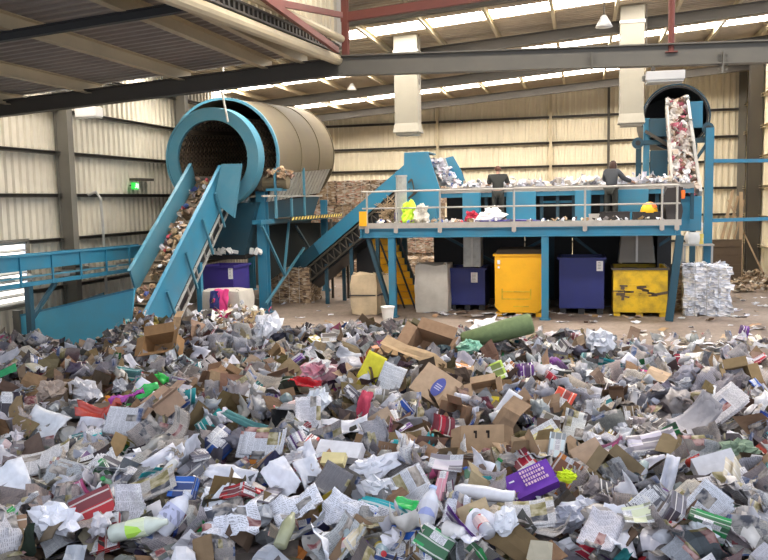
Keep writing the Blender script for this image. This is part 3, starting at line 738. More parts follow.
# sorting conveyor on the deck
SY0, SY1, SZ = 25.15, 26.45, 3.86
sc = thing('sorting_conveyor', 'sorting conveyor on the deck with bright blue side panels', 'conveyor', (-1, 25.8, PZ))
sx0, sx1 = W(440, 184, Y=SY0).x, W(694, 184, Y=SY0).x
MB().bb((sx0, SY0+.05, SZ-.06), (sx1, SY1-.05, SZ-.02)).build('belt', 'rubber', sc)
for y in (SY0, SY1): MB().cbeam((sx0, y, SZ-.06), (sx1, y, SZ-.06), .08, .16).build('side_frame', 'rail_paint', sc)
MB().bb((sx0, SY0+.0, SZ-.28), (sx1, SY0+.05, SZ-.15)).build('skirt', 'blue_paint', sc)
for a, c in ((463, 481), (506.5, 536), (575, 591), (618, 648), (398, 404)):
    x0, x1 = W(a, 205, Y=SY0).x, W(c, 205, Y=SY0).x
    MB().bb((x0, SY0-.12, PZ+.01), (x1, SY0+.0, SZ-.14)).build('side_panel', 'blue_paint', sc, bevel=.01)
MB().bb((sx0, SY1-.05, PZ), (sx1, SY1, SZ-.15)).build('dark_back_plate', 'black_steel', sc)  # black plate added to stand for the dark under the belt
for px in (485, 540, 556, 572, 600, 655, 690):
    x = W(px, 205, Y=SY0+.3).x; MB().bb((x, SY0+.2, PZ), (x+.1, SY0+.3, SZ-.1)).build('leg', 'blue_dark', sc)
MB().bb((W(540, 200, Y=SY0).x, SY0+.35, PZ+.55), (W(572, 200, Y=SY0).x, SY0+.4, PZ+.62)).build('cross_rail', 'blue_paint', sc)
# blue head housing at the left of the conveyor
hh = thing('feed_housing', 'tall bright blue feed housing at the left end of the sorting conveyor', 'housing', (-4.8, 25.6, PZ))
def prism_px(pts, Y, dep, name, m, par): return MB().prism([W(x, y, Y=Y) for x, y in pts], (0, dep, 0)).build(name, m, par, bevel=.01)
prism_px([(404, 221), (440, 221), (440, 190), (428, 152), (404, 153)], 25.0, .06, 'front_plate', 'blue_paint', hh)
prism_px([(403.5, 190), (440, 189), (428, 152), (404, 153)], 26.5, .06, 'rear_plate', 'blue_paint', hh)
prism_px([(404, 221), (405.5, 221), (405.5, 153), (404, 153)], 25.06, 1.4, 'left_plate', 'blue_paint', hh)
prism_px([(428, 151.5), (404, 152.5), (404, 154), (428, 153)], 25.06, 1.4, 'top_plate', 'blue_paint', hh)
prism_px([(445, 158), (453, 156), (462, 172), (467, 186), (452, 186)], 26.0, .06, 'side_plate', 'blue_paint', hh)
prism_px([(430, 158), (445, 158), (455, 186), (440, 186)], 25.7, .1, 'slide_plate', 'galvanised', hh)
MB().bb((W(412, 205, Y=25).x, 24.7, PZ), (W(438, 205, Y=25).x, 25.0, PZ+.45)).build('drive_box', 'blue_paint', hh)
# grey barrel at left of the deck
p = W(402, 222, Y=24.4); p.z = PZ
bt = thing('plastic_column', 'upright grey plastic tube standing at the left end of the deck', 'tube', p)
MB().tube([p, p+V((0, 0, 1.45))], .17, 16).build('tube_body', 'frp', bt, smooth=False)
MB().tube([p+V((0, 0, 1.45)), p+V((0, 0, 1.5))], .19, 16).build('cap', 'galvanised', bt)

# chutes under the deck
def chute(x0, x1, yb, Yc, m, label, flare=0):
    a = W(x0, yb, Y=Yc); c = W(x1, yb, Y=Yc); r = thing('waste_chute', label, 'chute', ((a.x+c.x)/2, Yc, a.z))
    z1 = PZ-.12
    MB().hexa([(a.x-flare, Yc-.35, a.z), (c.x+flare, Yc-.35, a.z), (c.x+flare, Yc+.35, a.z), (a.x-flare, Yc+.35, a.z)],
              [(a.x, Yc-.3, z1), (c.x, Yc-.3, z1), (c.x, Yc+.3, z1), (a.x, Yc+.3, z1)]).build('chute_body', m, r, bevel=.01)
    mx_ = (a.x+c.x)/2
    MB().bb((mx_-.03, Yc-.37, a.z+.03), (mx_+.03, Yc-.31, z1-.02)).build('seam', 'galvanised', r)
chute(465, 482, 266, 25.0, 'frp', 'streaked translucent grey chute above the small blue bin')
chute(622, 650, 262, 25.0, 'grey_steel', 'dark grey steel chute above the right hand yellow bin', .12)

# ------------------------------------------------------------------ bins
def skip(x0, x1, ytop, ybot, Yf, m, name, label, cat, chamf=0, dep=1.5, lab=None, worn=False, feet=False):
    a = W(x0, ybot, Y=Yf); c = W(x1, ytop, Y=Yf); z0 = .0; zt = c.z; X0, X1 = a.x, c.x; zb = .12 if not feet else .18
    r = thing(name, label, cat, ((X0+X1)/2, Yf+dep/2, 0))
    t = .05; ch = chamf
    out = [(X0+ch, zb), (X1-ch, zb), (X1, zb+ch), (X1, zt), (X0, zt), (X0, zb+ch)] if ch else [(X0, zb), (X1, zb), (X1, zt), (X0, zt)]
    mb = MB()
    mb.prism([(x, Yf, z) for x, z in out], (0, t, 0)); mb.prism([(x, Yf+dep-t, z) for x, z in out], (0, t, 0))
    mb.bb((X0, Yf+t, zb+ch), (X0+t, Yf+dep-t, zt)); mb.bb((X1-t, Yf+t, zb+ch), (X1, Yf+dep-t, zt)); mb.bb((X0+ch, Yf+t, zb), (X1-ch, Yf+dep-t, zb+t))
    mb.build('bin_body', m, r, bevel=.012)
    rm = MB(); o = .05
    rm.bb((X0-o, Yf-o, zt-.06), (X1+o, Yf+.02, zt)); rm.bb((X0-o, Yf+dep-.02, zt-.06), (X1+o, Yf+dep+o, zt)); rm.bb((X0-o, Yf, zt-.06), (X0+.02, Yf+dep, zt)); rm.bb((X1-.02, Yf, zt-.06), (X1+o, Yf+dep, zt))
    rm.build('rim', 'dark_steel' if worn else m, r)
    for x in (X0+.12, (X0+X1)/2, X1-.12):
        MB().bb((x-.09, Yf+.05, 0), (x+.09, Yf+dep-.05, zb)).build('foot', 'black_steel' if feet else m, r)
    # contents
    n = 10; hh_ = zt-.12
    MB().grid(lambda u, v: V((X0+t+(X1-X0-2*t)*u, Yf+t+(dep-2*t)*v, hh_+.09*mnoise.noise(V((u*6, v*6, X0))))), n, n).build('contents', 'belt_dirty' if m != 'blue_bin' else 'rubber', r)
    if lab:
        l0 = W(lab[0], lab[3], Y=Yf-.01); l1 = W(lab[1], lab[2], Y=Yf-.01)
        l = MB().bb((l0.x, Yf-.012, l0.z), (l1.x, Yf-.002, l1.z)).build('label_sheet', 'label_white', r)
        tx = MB(); zz = l1.z-.04
        while zz > l0.z+.04: tx.bb((l0.x+.03, Yf-.014, zz-.012), (l1.x-.04-.03*random.random(), Yf-.0125, zz)); zz -= .045
        tx.build('print_lines', 'grey_steel', l)
    return r, X0, X1, zb, zt
r, X0, X1, zb, zt = skip(495, 543, 254, 312.5, 23.9, 'yellow_bin', 'waste_bin', 'tall yellow steel bin with cut corners left of middle leg', 'bin', chamf=.17, dep=1.6, worn=False)
mb = MB(); zz = zb+.62
for za, zb2 in ((zz, zz+.03), (zz-.22, zz-.19)): mb.bb((X0+.2, 23.87, za), (X1-.35, 23.9, zb2))
for xx in (X0+.2, X1-.38): mb.bb((xx, 23.87, zz-.2), (xx+.04, 23.9, zz+.1))
mb.bb((X0+.55, 23.88, zb+.18), (X0+1.0, 23.9, zb+.21))
mb.build('lift_bar', 'yellow_worn', r)
MB().bb((X0+.08, 23.88, zt-.3), (X0+.16, 23.897, zt-.18)).build('sticker', 'label_white', r); MB().bb((X0+.09, 23.88, zt-.42), (X0+.15, 23.897, zt-.36)).build('sticker', 'label_white', r)
MB().hexa([(X0-.02, 24.1, zt-.02), (X1+.02, 24.1, zt-.02), (X1+.02, 25.6, zt-.02), (X0-.02, 25.6, zt-.02)], [(X0+.05, 24.2, zt+.12), (X1-.05, 24.2, zt+.12), (X1-.05, 25.5, zt+.12), (X0+.05, 25.5, zt+.12)]).build('board_cover', 'dark_wood', r)
r, X0, X1, zb, zt = skip(613, 668, 268, 307, 24.3, 'yellow_worn', 'waste_bin', 'low yellow steel bin with rusty scrapes under the dark chute', 'bin', dep=1.5, worn=True)
mb = MB(); zz = (zb+zt)/2
for k in range(16): mb.box((X0+.1+(X1-X0-.2)*random.random(), 24.295, zz+random.gauss(0, .1)), (random.uniform(.08, .3), .012, random.uniform(.02, .1)), Euler((0, random.uniform(-.3, .3), 0)).to_matrix())
mb.build('scrape_marks', 'dark_wood', r)
mb = MB()
for za in (zz+.14, zz-.14): mb.bb((X0+.45, 24.27, za), (X1-.45, 24.3, za+.035))
mb.build('lift_bar', 'yellow_worn', r)
skip(449, 485, 268, 303, 25.1, 'blue_bin', 'waste_bin', 'small dark blue bin on feet under the streaked chute', 'bin', dep=1.3, lab=(471, 477.5, 272.5, 282.5), feet=True)
skip(559, 604.5, 257.5, 301, 24.6, 'blue_bin', 'waste_bin', 'large dark blue bin with a white label right of middle leg', 'bin', dep=1.4, lab=(596.5, 603, 261, 271), feet=True)
skip(203, 233, 266, 300, 22.2, 'violet_bin', 'waste_bin', 'violet blue bin with white label below the infeed conveyor', 'bin', dep=1.2, lab=(228.5, 232.5, 268, 279))

def softbox(lo, hi, amp, seed, mb=None, n=8, sag=.06):
    mb = mb or MB(); lo, hi = V(lo), V(hi); c = (lo+hi)/2; h = (hi-lo)/2
    def face(o, u, v):
        def fn(a, b2):
            p = V(o)+V(u)*(2*a-1)+V(v)*(2*b2-1)
            e = V((p.x*h.x, p.y*h.y, p.z*h.z)); bul = 1+sag*(1-p.z**2)
            e.x *= bul; e.y *= bul
            e += mnoise.noise_vector((e+c)*2.6+V((seed, 0, 0)))*amp; e.z = max(e.z, -h.z)
            return e+c
        mb.grid(fn, n, n)
    face((0, -1, 0), (1, 0, 0), (0, 0, 1)); face((0, 1, 0), (-1, 0, 0), (0, 0, 1)); face((-1, 0, 0), (0, -1, 0), (0, 0, 1))
    face((1, 0, 0), (0, 1, 0), (0, 0, 1)); face((0, 0, 1), (1, 0, 0), (0, 1, 0)); face((0, 0, -1), (1, 0, 0), (0, -1, 0))
    return mb
def bag(x0, x1, yt, yb, Yf, m, name, label, cat, dep=1.0, seed=0, amp=.05, z0=0, strap=True):
    a = W(x0, yb, Y=Yf); c = W(x1, yt, Y=Yf)
    r = thing(name, label, cat, ((a.x+c.x)/2, Yf+dep/2, z0))
    softbox((a.x, Yf, z0), (c.x, Yf+dep, c.z), amp, seed).build('bag_body', m, r, smooth=True)
    if strap:
        s = MB()
        for z in (z0+(c.z-z0)*.48,): 
            s.bb((a.x-.06, Yf-.06, z), (c.x+.06, Yf-.045, z+.04)); s.bb((a.x-.07, Yf-.06, z), (a.x-.055, Yf+dep, z+.04)); s.bb((c.x+.055, Yf-.06, z), (c.x+.07, Yf+dep, z+.04))
        s.build('strap', 'strap', r)
    lp = MB()
    for x in (a.x+.08, c.x-.08): lp.tube([(x-.05, Yf+.1, c.z-.02), (x-.02, Yf+.1, c.z+.07), (x+.05, Yf+.1, c.z+.05), (x+.06, Yf+.1, c.z-.02)], .018, 6)
    lp.build('lifting_loop', m, r)
    return r
bag(352, 376, 275, 319, 23.75, 'canvas', 'bulk_bag', 'beige strapped bulk bag left of the left deck leg', 'bulk bag', seed=3)
bag(375.5, 389, 276, 316, 24.3, 'canvas', 'bulk_bag', 'narrow beige bulk bag just behind the left deck leg', 'bulk bag', seed=9)
bag(416, 447, 265, 308, 24.5, 'pale_bag', 'bulk_bag', 'dirty pale grey bulk bag beside the small blue bin', 'bulk bag', seed=5, strap=False)
bag(199, 238, 292, 331, 20.6, 'pale_bag', 'bulk_bag', 'pale bulk bag with pink cloth in front of the violet bin', 'bulk bag', seed=15, strap=False)
# pink cloth and striped bag on it
def rag(name, p, size, m, label, cat, seed=0, normal=(0, -1, .2), tint=None, group=None, amp=.4, n=12):
    nrm = V(normal).normalized(); rot = nrm.to_track_quat('Z', 'Y').to_matrix(); mb = MB()
    def fn(u, v):
        x, y = (u-.5)*size[0], (v-.5)*size[1]
        q = mnoise.noise_vector(V((u*2.4+seed, v*2.4, seed*.7)))*amp*min(size)
        return V(p)+rot @ (V((x, y, 0))+V((q.x*.5, q.y*.5, abs(q.z)*1.0)))
    mb.grid(fn, n, n, tint=tint)
    return tag(mb.build(name, m, None, origin=p, solid=.006, smooth=True), label, cat, group)
rag('cloth', W(222, 303, Y=20.45), (.4, .75), 'pink', 'bright pink cloth draped over the pale bulk bag', 'cloth', 2)
rag('cloth', W(215, 300, Y=20.42), (.3, .5), 'blue_bin', 'dark blue cloth beside the pink cloth on the pale bag', 'cloth', 5)
# bucket
p = W(388, 321, Y=22.9); p.z = 0
bk = thing('bucket', 'small white plastic bucket on the floor by left deck leg', 'bucket', p)
MB().tube([p, p+V((0, 0, .33)), p+V((0, 0, .36)), p+V((0, 0, .39))], [.15, .19, .205, .205], 18).build('bucket_body', 'bucket_white', bk)
MB().tube([p+V((0, 0, .385)), p+V((0, 0, .405))], .215, 18).build('lid', 'label_white', bk)

# yellow stair
ys = thing('stairway', 'yellow steel stair climbing to the left end of the deck', 'stairs', (-5.6, 25.5, 0))
s0, s1 = W(412, 301, Y=25.4), W(378, 236, Y=25.4)
for k in range(11):
    t = k/10; c = s0.lerp(s1, t); MB().bb((c.x-.62, 25.4+t*.9, max(.02, c.z-.12)), (c.x+.3, 25.62+t*.9, max(.02, c.z-.12)+.2)).build('tread', 'yellow_bin', ys)
for dx in (-.68, .34): MB().beam((s0.x+dx, 25.4, .15), (s1.x+dx, 26.4, s1.z+.1), .05, .2).build('stringer', 'blue_dark', ys)
for dx in (-.3, .05, .38): MB().beam((s0.x+dx+.1, 25.2, .03), (s1.x+dx+.35, 25.3, 2.3), .05, .05).build('handrail', 'black_steel', ys)
bale((-6.7, 27.2, 0), (1.0, 1.0, 2.2), 'bale_brown', 'tall brown heap of pressed board behind the yellow stair', seed=91)

# right bale and things beyond
bale((W(709, 300, Y=24.6).x, 25.3, 0), (1.25, 1.4, 1.42), 'bale_white', 'white and blue paper bale right of the deck', seed=55, amp=.1, loose=90, rz=-.1)
bale((W(688, 300, Y=25.6).x, 26.3, 0), (.7, 1.2, 1.35), 'bale_brown', 'narrow brown bale between the right deck leg and the white bale', seed=58, amp=.05)
tb = thing('work_table', 'pale work table standing behind the white paper bale', 'table', (W(697, 250, Y=28.5).x, 28.5, 0))
a, c = W(682, 244, Y=28.5), W(713, 244, Y=28.5)
MB().bb((a.x, 28.2, a.z-.05), (c.x, 29.0, a.z)).build('table_top', 'rail_paint', tb)
for x in (a.x+.06, c.x-.06):
    for y in (28.26, 28.94): MB().bb((x-.03, y-.03, 0), (x+.03, y+.03, a.z-.05)).build('leg', 'galvanised', tb)
MB().bb((a.x, 28.25, .7), (c.x, 28.95, .74)).build('shelf', 'rail_paint', tb)
p = W(701, 244, Y=28.45); p.z = a.z
tag(MB().tube([p+V((0, 0, .001)), p+V((0, 0, .34))], .08, 12).build('can', 'stripe_yellow', None, origin=p), 'tall yellow can on the work table', 'can')
p = W(697, 244, Y=28.6); p.z = a.z
tag(softbox(p+V((-.3, -.2, 0)), p+V((.12, .25, .4)), .12, 8, sag=.1).build('plastic_sack', 'label_white', None, origin=p, smooth=True), 'crumpled white sack on the work table', 'sack')
p = W(699, 226, Y=28.45)
tag(softbox(p+V((-.1, -.1, -.08)), p+V((.12, .1, .1)), .06, 18).build('plastic_bag', 'label_white', None, origin=p, smooth=True), 'small white bag on top of the crumpled sack', 'bag')
cr = thing('timber_crate', 'brown slatted timber crate on the floor at far right', 'crate', (W(727, 265, Y=34.5).x, 35, 0))
a, c = W(712, 268, Y=34.5), W(742, 240, Y=34.5)
for k in range(5): MB().bb((a.x, 34.5, .05+k*(c.z/5)), (c.x, 34.54, .05+k*(c.z/5)+c.z/5-.03)).build('slat', 'dark_wood', cr)
MB().bb((a.x, 34.54, .03), (c.x, 35.5, c.z-.02)).build('crate_body', 'dark_wood', cr)
for i, (b0, t0, wd) in enumerate((((722, 240), (733, 190), .12), ((728, 240), (738, 196), .1), ((741, 242), (741, 192), .14), ((734, 240), (744, 200), .08), ((746, 238), (728, 200), .06))):
    a, c = W(*b0, Y=36.0+.1*i), W(*t0, Y=36.9+.1*i); a.z = max(a.z, .02)
    d = (a-c).normalized(); a = a + d*(a.z/abs(d.z)) if abs(d.z) > .1 else a
    tag(MB().beam(c, a+V((0, 0, .03)), wd, .05, (0, 1, 0)).build('plank', 'wood', None, origin=a), ['widest pale plank', 'pale plank', 'upright pale plank', 'thin pale plank', 'crossed thin plank'][i]+' leaning at the back right corner', 'plank', 'planks leaning in the back corner')
mb = MB()
for k in range(260):
    x = random.uniform(5.0, 7.2); y = random.uniform(30.5, 36.5); s = random.uniform(.06, .25)
    rot = Euler((random.uniform(-.4, .4), random.uniform(-.4, .4), random.random()*6)).to_matrix()
    g0 = random.choice([(.4, .3, .2), (.55, .5, .42), (.3, .22, .15), (.2, .15, .1)])
    mb.grid(lambda u, v: V((x, y, .05+.3*max(0, (x-5.2)/2)*random.random()))*1+rot @ V(((u-.5)*s*1.6, (v-.5)*s, .03*math.sin(u*3))), 2, 2, tint=g0)
tag(mb.build('floor_debris', 'tint_plain', None, origin=(6.2, 33.5, 0)), 'brown board scraps strewn on the floor by the right wall', 'debris', kind='stuff')

# ================================================================== right hand drum and paper conveyor
RY = 29.3; pc = W(676, 117, Y=RY); RR = 1.12
rd = thing('drum_separator', 'second drum with dark mouth on a blue frame at right', 'drum screen', (pc.x, RY+1, 0))
def ringm(mb, c, y0, y1, ri, ro, n=48):
    vs = []
    for i in range(n):
        a = 2*PI*i/n
        for y, r in ((y0, ri), (y0, ro), (y1, ro), (y1, ri)): vs.append(V((c.x+math.cos(a)*r, y, c.z+math.sin(a)*r)))
    fs = [(4*i+k, 4*((i+1) % n)+k, 4*((i+1) % n)+(k+1) % 4, 4*i+(k+1) % 4) for i in range(n) for k in range(4)]
    return mb.add(vs, fs, [(0, 0)]*len(vs))
ringm(MB(), pc, RY, RY+.12, RR-.05, RR).build('mouth_ring', 'blue_dark', rd)
ringm(MB(), pc, RY+.1, RY+3.5, RR-.12, RR-.06).build('drum_shell', 'black_steel', rd)
ringm(MB(), pc, RY+3.5, RY+3.55, .02, RR-.06).build('rear_plate', 'black_steel', rd)
def px_box(x0, x1, y0, y1, Y, dep, name, m, par):
    a, c = W(x0, y1, Y=Y), W(x1, y0, Y=Y); return MB().bb((a.x, Y, a.z), (c.x, Y+dep, c.z)).build(name, m, par, bevel=.01)
px_box(649, 667, 118, 137, RY-.5, .3, 'guard_panel', 'blue_dark', rd)
px_box(688, 703, 101, 128, RY-.5, .3, 'guard_panel', 'blue_paint', rd)
px_box(650, 668, 150, 189, RY-.4, .3, 'lower_panel', 'blue_dark', rd)
px_box(643, 650, 118, 188, RY-.3, .3, 'leg', 'blue_paint', rd)
a = W(707, 262, Y=28.8)
MB().beam((a.x, 28.8, 0.02), (a.x, 28.8, W(707, 128, Y=28.8).z), .26, .26).build('leg', 'blue_paint', rd)
for x in (pc.x-1.0, pc.x+1.0): MB().beam((x, RY+3.2, 0), (x, RY+3.2, pc.z-.6), .2, .2).build('leg', 'blue_dark', rd)
for px in ((643, 150), (700, 150)): pass
MB().beam(W(640, 143, Y=RY-.3), W(712, 140, Y=RY-.3), .12, .16).build('cross_beam', 'blue_dark', rd)
MB().beam(W(645, 131, Y=RY-.5), W(668, 145, Y=RY-.5), .1, .1).build('strut', 'dark_steel', rd)
MB().beam(W(690, 168, Y=RY-.5), W(706, 145, Y=RY-.5), .1, .1).build('strut', 'blue_dark', rd)
for (x, y) in ((708, 128), (638, 143)):
    p = W(x, y, Y=RY-.45); w_ = MB().tube([p, p+V((0, .25, 0))], .19, 18).build('support_roller', 'blue_dark', rd)
    MB().tube([p-V((0, .03, 0)), p], .09, 12).build('hub', 'black_steel', w_)
# rails from frame to wall column
for y in (161, 220.5):
    a = W(711, y, Y=28.8); tag(MB().beam(a, (XR-.1, 30.6, a.z), .09, .12).build('cross_rail', 'blue_paint', None, origin=a), 'upper thin blue beam to the right wall' if y < 200 else 'lower thin blue beam to the right wall', 'beam')
# paper conveyor coming down from the drum
pv = thing('paper_conveyor', 'steep conveyor full of paper coming down from the right drum', 'conveyor', (4, 27, PZ))
T0, T1 = W(676, 103, Y=29.4), W(690, 196, Y=26.0)
TL0, TR0 = W(666.5, 103, Y=29.2), W(686.5, 100, Y=29.2); TL1, TR1 = W(672, 190, Y=26.0), W(700, 196, Y=26.0)
def strip(a, b2, w, h, up): return MB().beam(a, b2, w, h, up)
dn = (TL1-TL0).normalized(); nn = dn.cross(V((1, 0, 0))).normalized()
if nn.z < 0: nn = -nn
MB().beam(TL0, TL1, .07, .4, nn).build('side_wall', 'rail_paint', pv)
MB().beam(TR0, TR1, .09, .42, nn).build('side_wall', 'galvanised', pv)
MB().hexa([TL0-nn*.2, TR0-nn*.2, TR1-nn*.2, TL1-nn*.2], [TL0-nn*.15, TR0-nn*.15, TR1-nn*.15, TL1-nn*.15]).build('belt', 'rubber', pv)
px_box(676, 702, 196, 231, 25.6, 1.2, 'catch_box', 'blue_paint', pv)
mb = MB()
for k in range(420):
    t = random.random(); s_ = random.random(); c = TL0.lerp(TL1, t).lerp(TR0.lerp(TR1, t), .08+.84*s_)+nn*random.uniform(-.12, .16)
    sz = random.uniform(.1, .24); rot = Euler((random.uniform(-1, 1)-.9, random.uniform(-.8, .8), random.random()*6)).to_matrix(); sd = random.random()*90
    tt = random.choice([(.7, .66, .6), (.6, .55, .5), (.75, .73, .7), (.3, .2, .14), (.5, .42, .34), (.65, .62, .6), (.5, .15, .2)])
    mb.grid(lambda u, v: c+rot @ V(((u-.5)*sz*1.4, (v-.5)*sz, .12*sz*5*mnoise.noise(V((u*3+sd, v*3, 0))))), 3, 3, tint=tt, uvo=(sd, sd*.3))
tag(mb.build('loose_paper', 'tint_plain', None, origin=T1), 'torn paper sliding down the steep right hand conveyor', 'waste paper', kind='stuff')
# ================================================================== people
def skin_obj(name, nodes, edges, m, parent, root='pelvis', grow=0.0, sub=2):
    names = list(nodes); idx = {n: i for i, n in enumerate(names)}
    me = bpy.data.meshes.new(name); me.from_pydata([nodes[n][:3] for n in names], [(idx[a], idx[b]) for a, b in edges], [])
    o = bpy.data.objects.new(name, me); COL.objects.link(o); o.parent = parent
    md = o.modifiers.new('skin', 'SKIN'); md.use_smooth_shade = True
    if not me.skin_vertices: bpy.context.view_layer.objects.active = o
    sv = me.skin_vertices[0].data if me.skin_vertices else None
    if sv:
        for n in names:
            r = nodes[n][3]+grow; rr = nodes[n][4]+grow if len(nodes[n]) > 4 else r
            sv[idx[n]].radius = (r, rr); sv[idx[n]].use_root = (n == root)
    s = o.modifiers.new('sub', 'SUBSURF'); s.levels = sub; s.render_levels = sub
    me.materials.append(MATS[m])
    return o
def person(loc, rz, H_, shirt, trouser, hairm, label, larm, rarm, lean=.0, long_hair=False, wide=1.0):
    r = thing('person', label, 'person', loc); r.rotation_euler = (0, 0, rz); k = H_/1.70; r.scale = (k, k, k)
    L_ = lambda y, z: y+lean*max(0, z-.95)
    N_ = {'pelvis': (0, 0, .95, .15, .11), 'spine': (0, L_(.02, 1.12), 1.12, .135, .10), 'chest': (0, L_(.03, 1.32), 1.32, .165*wide, .115), 'neckb': (0, L_(.03, 1.45), 1.45, .07, .06),
          'neck': (0, L_(.05, 1.51), 1.51, .052), 'head': (0, L_(.09, 1.58), 1.58, .078, .092), 'crown': (0, L_(.08, 1.66), 1.655, .062, .07)}
    E_ = [('pelvis', 'spine'), ('spine', 'chest'), ('chest', 'neckb'), ('neckb', 'neck'), ('neck', 'head'), ('head', 'crown')]
    for s, nm, arm in ((-1, 'l', larm), (1, 'r', rarm)):
        sh = (s*.185*wide, L_(.03, 1.39), 1.39, .066)
        N_[nm+'sh'] = sh; N_[nm+'el'] = (*arm[0], .044); N_[nm+'wr'] = (*arm[1], .028)
        d = (V(arm[1])-V(arm[0])).normalized(); h = V(arm[1])+d*.07
        N_[nm+'pa'] = (*h, .034, .022)
        E_ += [('chest', nm+'sh'), (nm+'sh', nm+'el'), (nm+'el', nm+'wr'), (nm+'wr', nm+'pa')]
        sd = d.cross(V((0, 0, 1))).normalized()
        for f, (o, ln) in enumerate(((-.028, .07), (-.01, .085), (.010, .08), (.028, .062))):
            a = h+d*.035+sd*o; b2 = a+d*ln*.5-V((0, 0, .008)); c = b2+d*ln*.4-V((0, 0, .03))
            N_['%sf%da' % (nm, f)] = (*a, .010); N_['%sf%db' % (nm, f)] = (*b2, .009); N_['%sf%dc' % (nm, f)] = (*c, .007)
            E_ += [(nm+'pa', '%sf%da' % (nm, f)), ('%sf%da' % (nm, f), '%sf%db' % (nm, f)), ('%sf%db' % (nm, f), '%sf%dc' % (nm, f))]
        a = h-sd*s*.035-V((0, 0, .01)); b2 = a+d*.035-sd*s*.02-V((0, 0, .02))
        N_[nm+'t1'] = (*a, .011); N_[nm+'t2'] = (*b2, .009); E_ += [(nm+'pa', nm+'t1'), (nm+'t1', nm+'t2')]
        N_[nm+'hip'] = (s*.095, 0, .88, .095); N_[nm+'kn'] = (s*.115, .03, .49, .062); N_[nm+'an'] = (s*.12, -.01, .10, .042); N_[nm+'to'] = (s*.135, .15, .04, .035)
        E_ += [('pelvis', nm+'hip'), (nm+'hip', nm+'kn'), (nm+'kn', nm+'an'), (nm+'an', nm+'to')]
    skin_obj('body', N_, E_, 'skin', r)
    T = {k2: N_[k2] for k2 in ('pelvis', 'spine', 'chest', 'lsh', 'rsh')}
    T['neckb'] = (N_['neckb'][0], N_['neckb'][1]-.01, N_['neckb'][2]+.02, .085, .08)
    TE = [('pelvis', 'spine'), ('spine', 'chest'), ('chest', 'neckb'), ('chest', 'lsh'), ('chest', 'rsh')]
    for nm in 'lr':
        a, b2 = V(N_[nm+'sh'][:3]), V(N_[nm+'el'][:3]); T[nm+'el'] = N_[nm+'el']; TE.append((nm+'sh', nm+'el'))
        if long_hair: T[nm+'wr'] = N_[nm+'wr']; TE.append((nm+'el', nm+'wr'))
    skin_obj('jumper' if long_hair else 'shirt', T, TE, shirt, r, grow=.034)
    B = {'pelvis': (0, 0, .93, .15, .115)}; BE = []
    for nm in 'lr':
        for q in ('hip', 'kn', 'an'): B[nm+q] = N_[nm+q]
        BE += [('pelvis', nm+'hip'), (nm+'hip', nm+'kn'), (nm+'kn', nm+'an')]
    skin_obj('trousers', B, BE, trouser, r, grow=.018)
    for s in (-1, 1):
        bt_ = MB().tube([(s*.12, -.06, .0), (s*.12, -.06, .12)], [.055, .05], 10).box((s*.13, .05, .045), (.1, .26, .09)); o = bt_.build('boot', 'boot', None, bevel=.015); o.parent = r
    # hair cap, ears, nose, eyes
    hc = V((0, L_(.075, 1.61), 1.615)); mb = MB(); n = 14
    def hfn(u, v):
        a = u*2*PI; b2 = v*PI*(.62); fr_ = max(0, math.sin(a))      # front has less hair
        b2 *= (1-.38*fr_)
        q = V((math.cos(a)*math.sin(b2)*.092, math.sin(a)*math.sin(b2)*.108, math.cos(b2)*.10)); q *= 1+.06*mnoise.noise(q*30)
        if long_hair and v > .6 and math.sin(a) < .3: q.z -= (v-.6)*.42; q.x *= 1.05
        return hc+q
    mb.grid(hfn, n*2, n); o = mb.build('hair', hairm, None, smooth=True, solid=.012); o.parent = r
    fc = MB(); fc.tube([(0, hc.y+.085, 1.60), (0, hc.y+.118, 1.575), (0, hc.y+.09, 1.565)], [.008, .014, .008], 8); o = fc.build('nose', 'skin', None, smooth=True); o.parent = r
    for s in (-1, 1):
        o = MB().tube([(s*.030, hc.y+.088, 1.605), (s*.030, hc.y+.096, 1.605)], .011, 8).build('eye', 'boot', None); o.parent = r
        o = MB().tube([(s*.082, hc.y-.005, 1.57), (s*.092, hc.y-.01, 1.595), (s*.084, hc.y-.005, 1.615)], [.01, .015, .01], 8).build('ear', 'skin', None, smooth=True); o.parent = r
    o = MB().tube([(-.022, hc.y+.094, 1.54), (.022, hc.y+.094, 1.54)], .005, 6).build('mouth', 'pink', None); o.parent = r
    return r
p = W(498, 200, Y=24.72); p.z = PZ
person(p, .12, 1.70, 'shirt_dark', 'trouser', 'hair_brown', 'person in dark short sleeved shirt and trousers sorting at the conveyor, seen from behind',
       ((-.27, .10, 1.15), (-.30, .36, 1.16)), ((.29, .10, 1.17), (.30, .37, 1.16)), .10, wide=1.28)
p = W(611, 200, Y=24.75); p.z = PZ
person(p, -.35, 1.76, 'jumper_grey', 'trouser', 'hair_dark', 'person with long brown hair and dark grey jumper reaching right over the conveyor',
       ((-.24, .12, 1.17), (-.16, .38, 1.15)), ((.31, .16, 1.2), (.44, .42, 1.12)), .12, long_hair=True)

mat('red_rag', (.42, .02, .05), .8)
